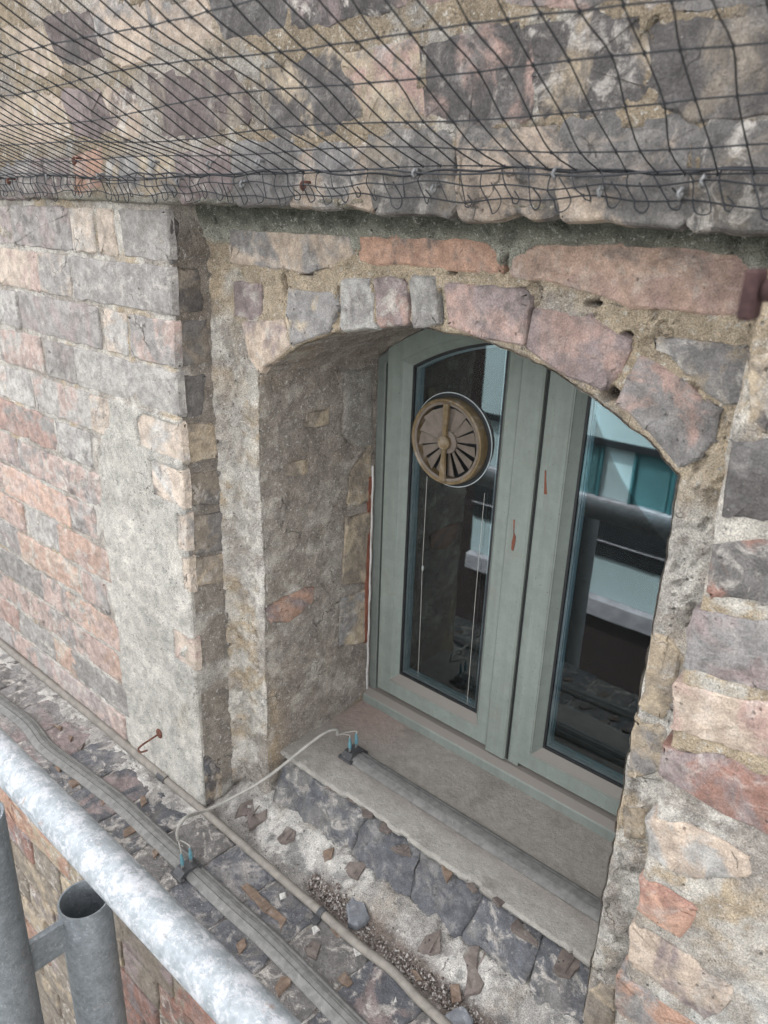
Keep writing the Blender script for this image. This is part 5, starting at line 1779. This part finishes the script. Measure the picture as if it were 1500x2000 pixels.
for k, (poly, z, kind, groove) in enumerate(PLATES):
    if area2(poly) < 0:
        poly = poly[::-1]
    cx, cy = np.mean([p[0] for p in poly]), np.mean([p[1] for p in poly])
    lab = PLATE_LABELS.get(k, 'little rusty plate chip scattered on the outer ledge by the scaffold tube')
    ob = tag(empty('plate_fragment', (cx, cy, z)), lab, 'fragment', 'broken brown plate fragments')
    m = M_PLATE if kind == 'P' else M_PLATE_O
    sx, sy = rnd.uniform(-.08, .08), rnd.uniform(-.08, .08)
    if -.96 < z < -.93:
        sy = .12

    def lift(p, dz):
        if z < -1.0:
            return (p[0], p[1], ledge_z(*p) + .0035 + dz + (p[0] - cx) * sx * .5)
        return (p[0], p[1], z + .0022 + dz + (p[0] - cx) * sx + (p[1] - cy) * sy)
    pp = resample(poly, .012)
    pp = [(p[0] + rnd.gauss(0, .0006), p[1] + rnd.gauss(0, .0006)) for p in pp]
    MB().loft([[lift(p, -.004) for p in pp], [lift(p, .0016) for p in pp], [lift(p, .0022) for p in inset(pp, .0008)]], True, True, True).build('plate', m, ob)
    if groove:
        ymin, ymax = min(p[1] for p in poly), max(p[1] for p in poly)
        gx_ = cx + .004
        q = [(gx_ - .0012, ymin + .004), (gx_ + .0012, ymin + .004), (gx_ + .0012, ymax - .004), (gx_ - .0012, ymax - .004)]
        MB().loft([[lift(p, .0015) for p in q], [lift(p, .0036) for p in q]], True, True, True).build('rib', m, ob)
    if k in (0, 1, 3, 4, 10, 15, 25, 5):
        for dx, dy in ((-.005, .002), (-.009, -.003)):
            MB().loft([[lift((cx + dx + .0012 * math.cos(t), cy + dy + .0012 * math.sin(t)), hh) for t in np.linspace(0, 2 * math.pi, 9)[:-1]] for hh in (.0020, .0026)], True, True, True).build('hole_plug', M_SEAL, ob)
STONE_LABELS = ['dark grey triangular slate lying in the grit beside the beige cable', 'flat grey slate at the bottom edge beside the beige cable', 'white mortar crumb on the paver above the cable clip',
                'white mortar crumb just below the cable clip', 'pale mortar lump right of the dusty brown plate', 'pale mortar lump near the bottom beside the beige cable']
for k, (poly, z, kind) in enumerate(STONES):
    if area2(poly) < 0:
        poly = poly[::-1]
    pp = resample(poly, .009)
    pp = [(p[0] + rnd.gauss(0, .0009), p[1] + rnd.gauss(0, .0009)) for p in pp]
    t = .006 if kind == 'slate' else .001
    cx, cy = np.mean([p[0] for p in pp]), np.mean([p[1] for p in pp])
    m = MB().loft([[(x, y, z - .010) for x, y in pp], [(x, y, z - .003 + t * .6 + rnd.gauss(0, .0006)) for x, y in pp], [(x, y, z - .002 + t + (x - cx) * .1 + rnd.gauss(0, .0009)) for x, y in inset(pp, .0025)]], True, True, True)
    o = m.build('slate_piece' if kind == 'slate' else 'mortar_crumb', M_SLATE if kind == 'slate' else M_CHALK)
    tag(o, STONE_LABELS[k], 'stone', 'loose stones on the ledge')

gr = MB()
for k in range(4200):
    if k < 1500:
        x = rnd.uniform(-.72, -.36)
        y = .004 + abs(rnd.gauss(0, .010)) + (.018 * rnd.random() if x < -.6 else 0)
        s = .0009 + .0045 * rnd.random() ** 2.5
    else:
        x = rnd.uniform(-1.8, -.3)
        y = rnd.uniform(-.19, .03)
        s = rnd.uniform(.0006, .0018)
    z = ledge_z(x, y) + rnd.uniform(-.0005, .0025)
    q = [(x + rnd.gauss(0, s * .8), y + rnd.gauss(0, s * .8), z + rnd.gauss(0, s * .6)) for _ in range(2)]
    base = Vector((x, y, z))
    vs = [base + Vector(d) * s * rnd.uniform(.6, 1.3) for d in ((1, 0, 0), (-1, .2, 0), (0, 1, .1), (.1, -1, 0), (0, 0, .9), (0, 0, -.9))]
    gr.add(vs, [(0, 2, 4), (2, 1, 4), (1, 3, 4), (3, 0, 4), (2, 0, 5), (1, 2, 5), (3, 1, 5), (0, 3, 5)])


def make_grit():
    t = NT('mixed_grit')
    v = obj_vec(t, False)
    n = t.noise(v, 260, 2, .5)
    c = t.mix(t.ramp(n, .4, .5), (.075, .058, .05), (.17, .14, .12))
    c = t.mix(t.ramp(n, .52, .62), c, (.36, .34, .32))
    return t.done(c, .9)


tag(gr.build('grit', make_grit()), 'brown and grey grit drifted along the beige cable', 'grit', kind='stuff')

# ==================================================================== the other side of the yard, mirrored in the glass
YF = -6.0


M_FBRICK = make_bld_brick('dark_yard_brick', (.022, .014, .013), (.032, .021, .019))
M_PALE = make_plain('pale_blue_panel', (.47, .58, .60), (.93, 1.05), 1.2, .5, .00005)
M_TEAL = make_plain('teal_glazing', (.06, .19, .21), (.8, 1.15), 1.5, .4, .00005)
M_SLAT = make_plain('grey_blind_slat', (.12, .27, .29), (.9, 1.1), 2, .6, .0005)
M_DARKBAR = make_plain('black_steel', (.018, .02, .023), (.8, 1.2), 3, .5, .0005)
M_STONE = make_plain('grey_stone_band', (.38, .37, .40), (.7, 1.15), 9, .9, .004)
M_YARD = make_plain('yard_paving', (.12, .118, .11), (.7, 1.3), 2, .9, .004)

ob = tag(empty('opposite_building', (-2.8, YF, -8)), 'dark brick building across the yard with pale blue panels, mirrored in the right pane', 'building')
fx0, fx1 = -4.95, .6
for a, b in (((fx0, YF - 1.5, -8.0), (fx1, YF, -4.09)), ((fx0, YF - 1.5, -4.09), (fx1, YF - .32, -.95)), ((fx0, YF - 1.5, -.95), (fx1, YF, -.45))):
    MB().box(a, b).build('wall', M_FBRICK, ob)
MB().box((fx0, YF - .31, -4.09), (fx1, YF + .10, -3.89), .01).build('stone_band', M_STONE, ob)
MB().box((fx0, YF - .31, -3.885), (fx1, YF + .0, -3.42)).build('pale_panel', M_PALE, ob)
for z0_, z1_ in ((-3.415, -3.27), (-3.21, -2.80)):
    MB().box((fx0, YF - .31, z0_), (fx1, YF + .02, z1_)).build('spandrel', M_DARKBAR, ob)
MB().box((fx0, YF - .31, -3.265), (fx1, YF + .03, -3.215)).build('rail', M_DARKBAR, ob)
MB().box((fx0, YF - .31, -3.235), (fx1, YF + .045, -3.222)).build('rail', M_STONE, ob)
MB().box((fx0, YF - .31, -2.795), (fx1, YF + .04, -2.765)).build('window_ledge', M_STONE, ob)
xa = fx0
for wdt, kind in ((.55, 'pale'), (.55, 'blind'), (.45, 'blind'), (.37, 'pale'), (.42, 'blind'), (.35, 'pale'), (.5, 'blind'), (.5, 'pale'), (.5, 'blind'), (.5, 'pale'), (.5, 'blind')):
    w = MB().box((xa + .012, YF - .31, -2.76), (xa + wdt - .012, YF - .05, -2.18)).build('window', M_PALE if kind == 'pale' else M_TEAL, ob)
    MB().box((xa - .012, YF - .3, -2.762), (xa + .0115, YF - .02, -2.179)).build('jamb', M_TEAL, ob)
    if kind == 'blind':
        sl = MB()
        for i in range(20):
            sl.box((xa + .05, YF - .049, -2.755 + i * .029), (xa + wdt - .05, YF - .040, -2.755 + i * .029 + .013))
        sl.build('blind', M_SLAT, w)
    xa += wdt
MB().box((fx0, YF - .31, -2.178), (fx1, YF + .03, -2.11)).build('transom', M_DARKBAR, ob)
MB().box((fx0, YF - .31, -2.108), (fx1, YF + .0, -.952)).build('pale_panel', M_PALE, ob)
ob2 = tag(empty('opposite_building', (-7, -6.6, -8)), 'plain dark brick building across the yard, mirrored in the left pane behind the fan', 'building')
MB().box((-14, -9, -8), (-4.97, -6.6, .2)).build('wall', M_FBRICK, ob2)
MB().box((-14, -9.05, .2), (-4.97, -6.5, .32), .02).build('coping', M_STONE, ob2)

# the yard far below
yd = MB()
yd.box((-150, -150, -8.2), (150, 150, -8.0))
o = yd.build('ground', M_YARD)
tag(o, kind='structure')
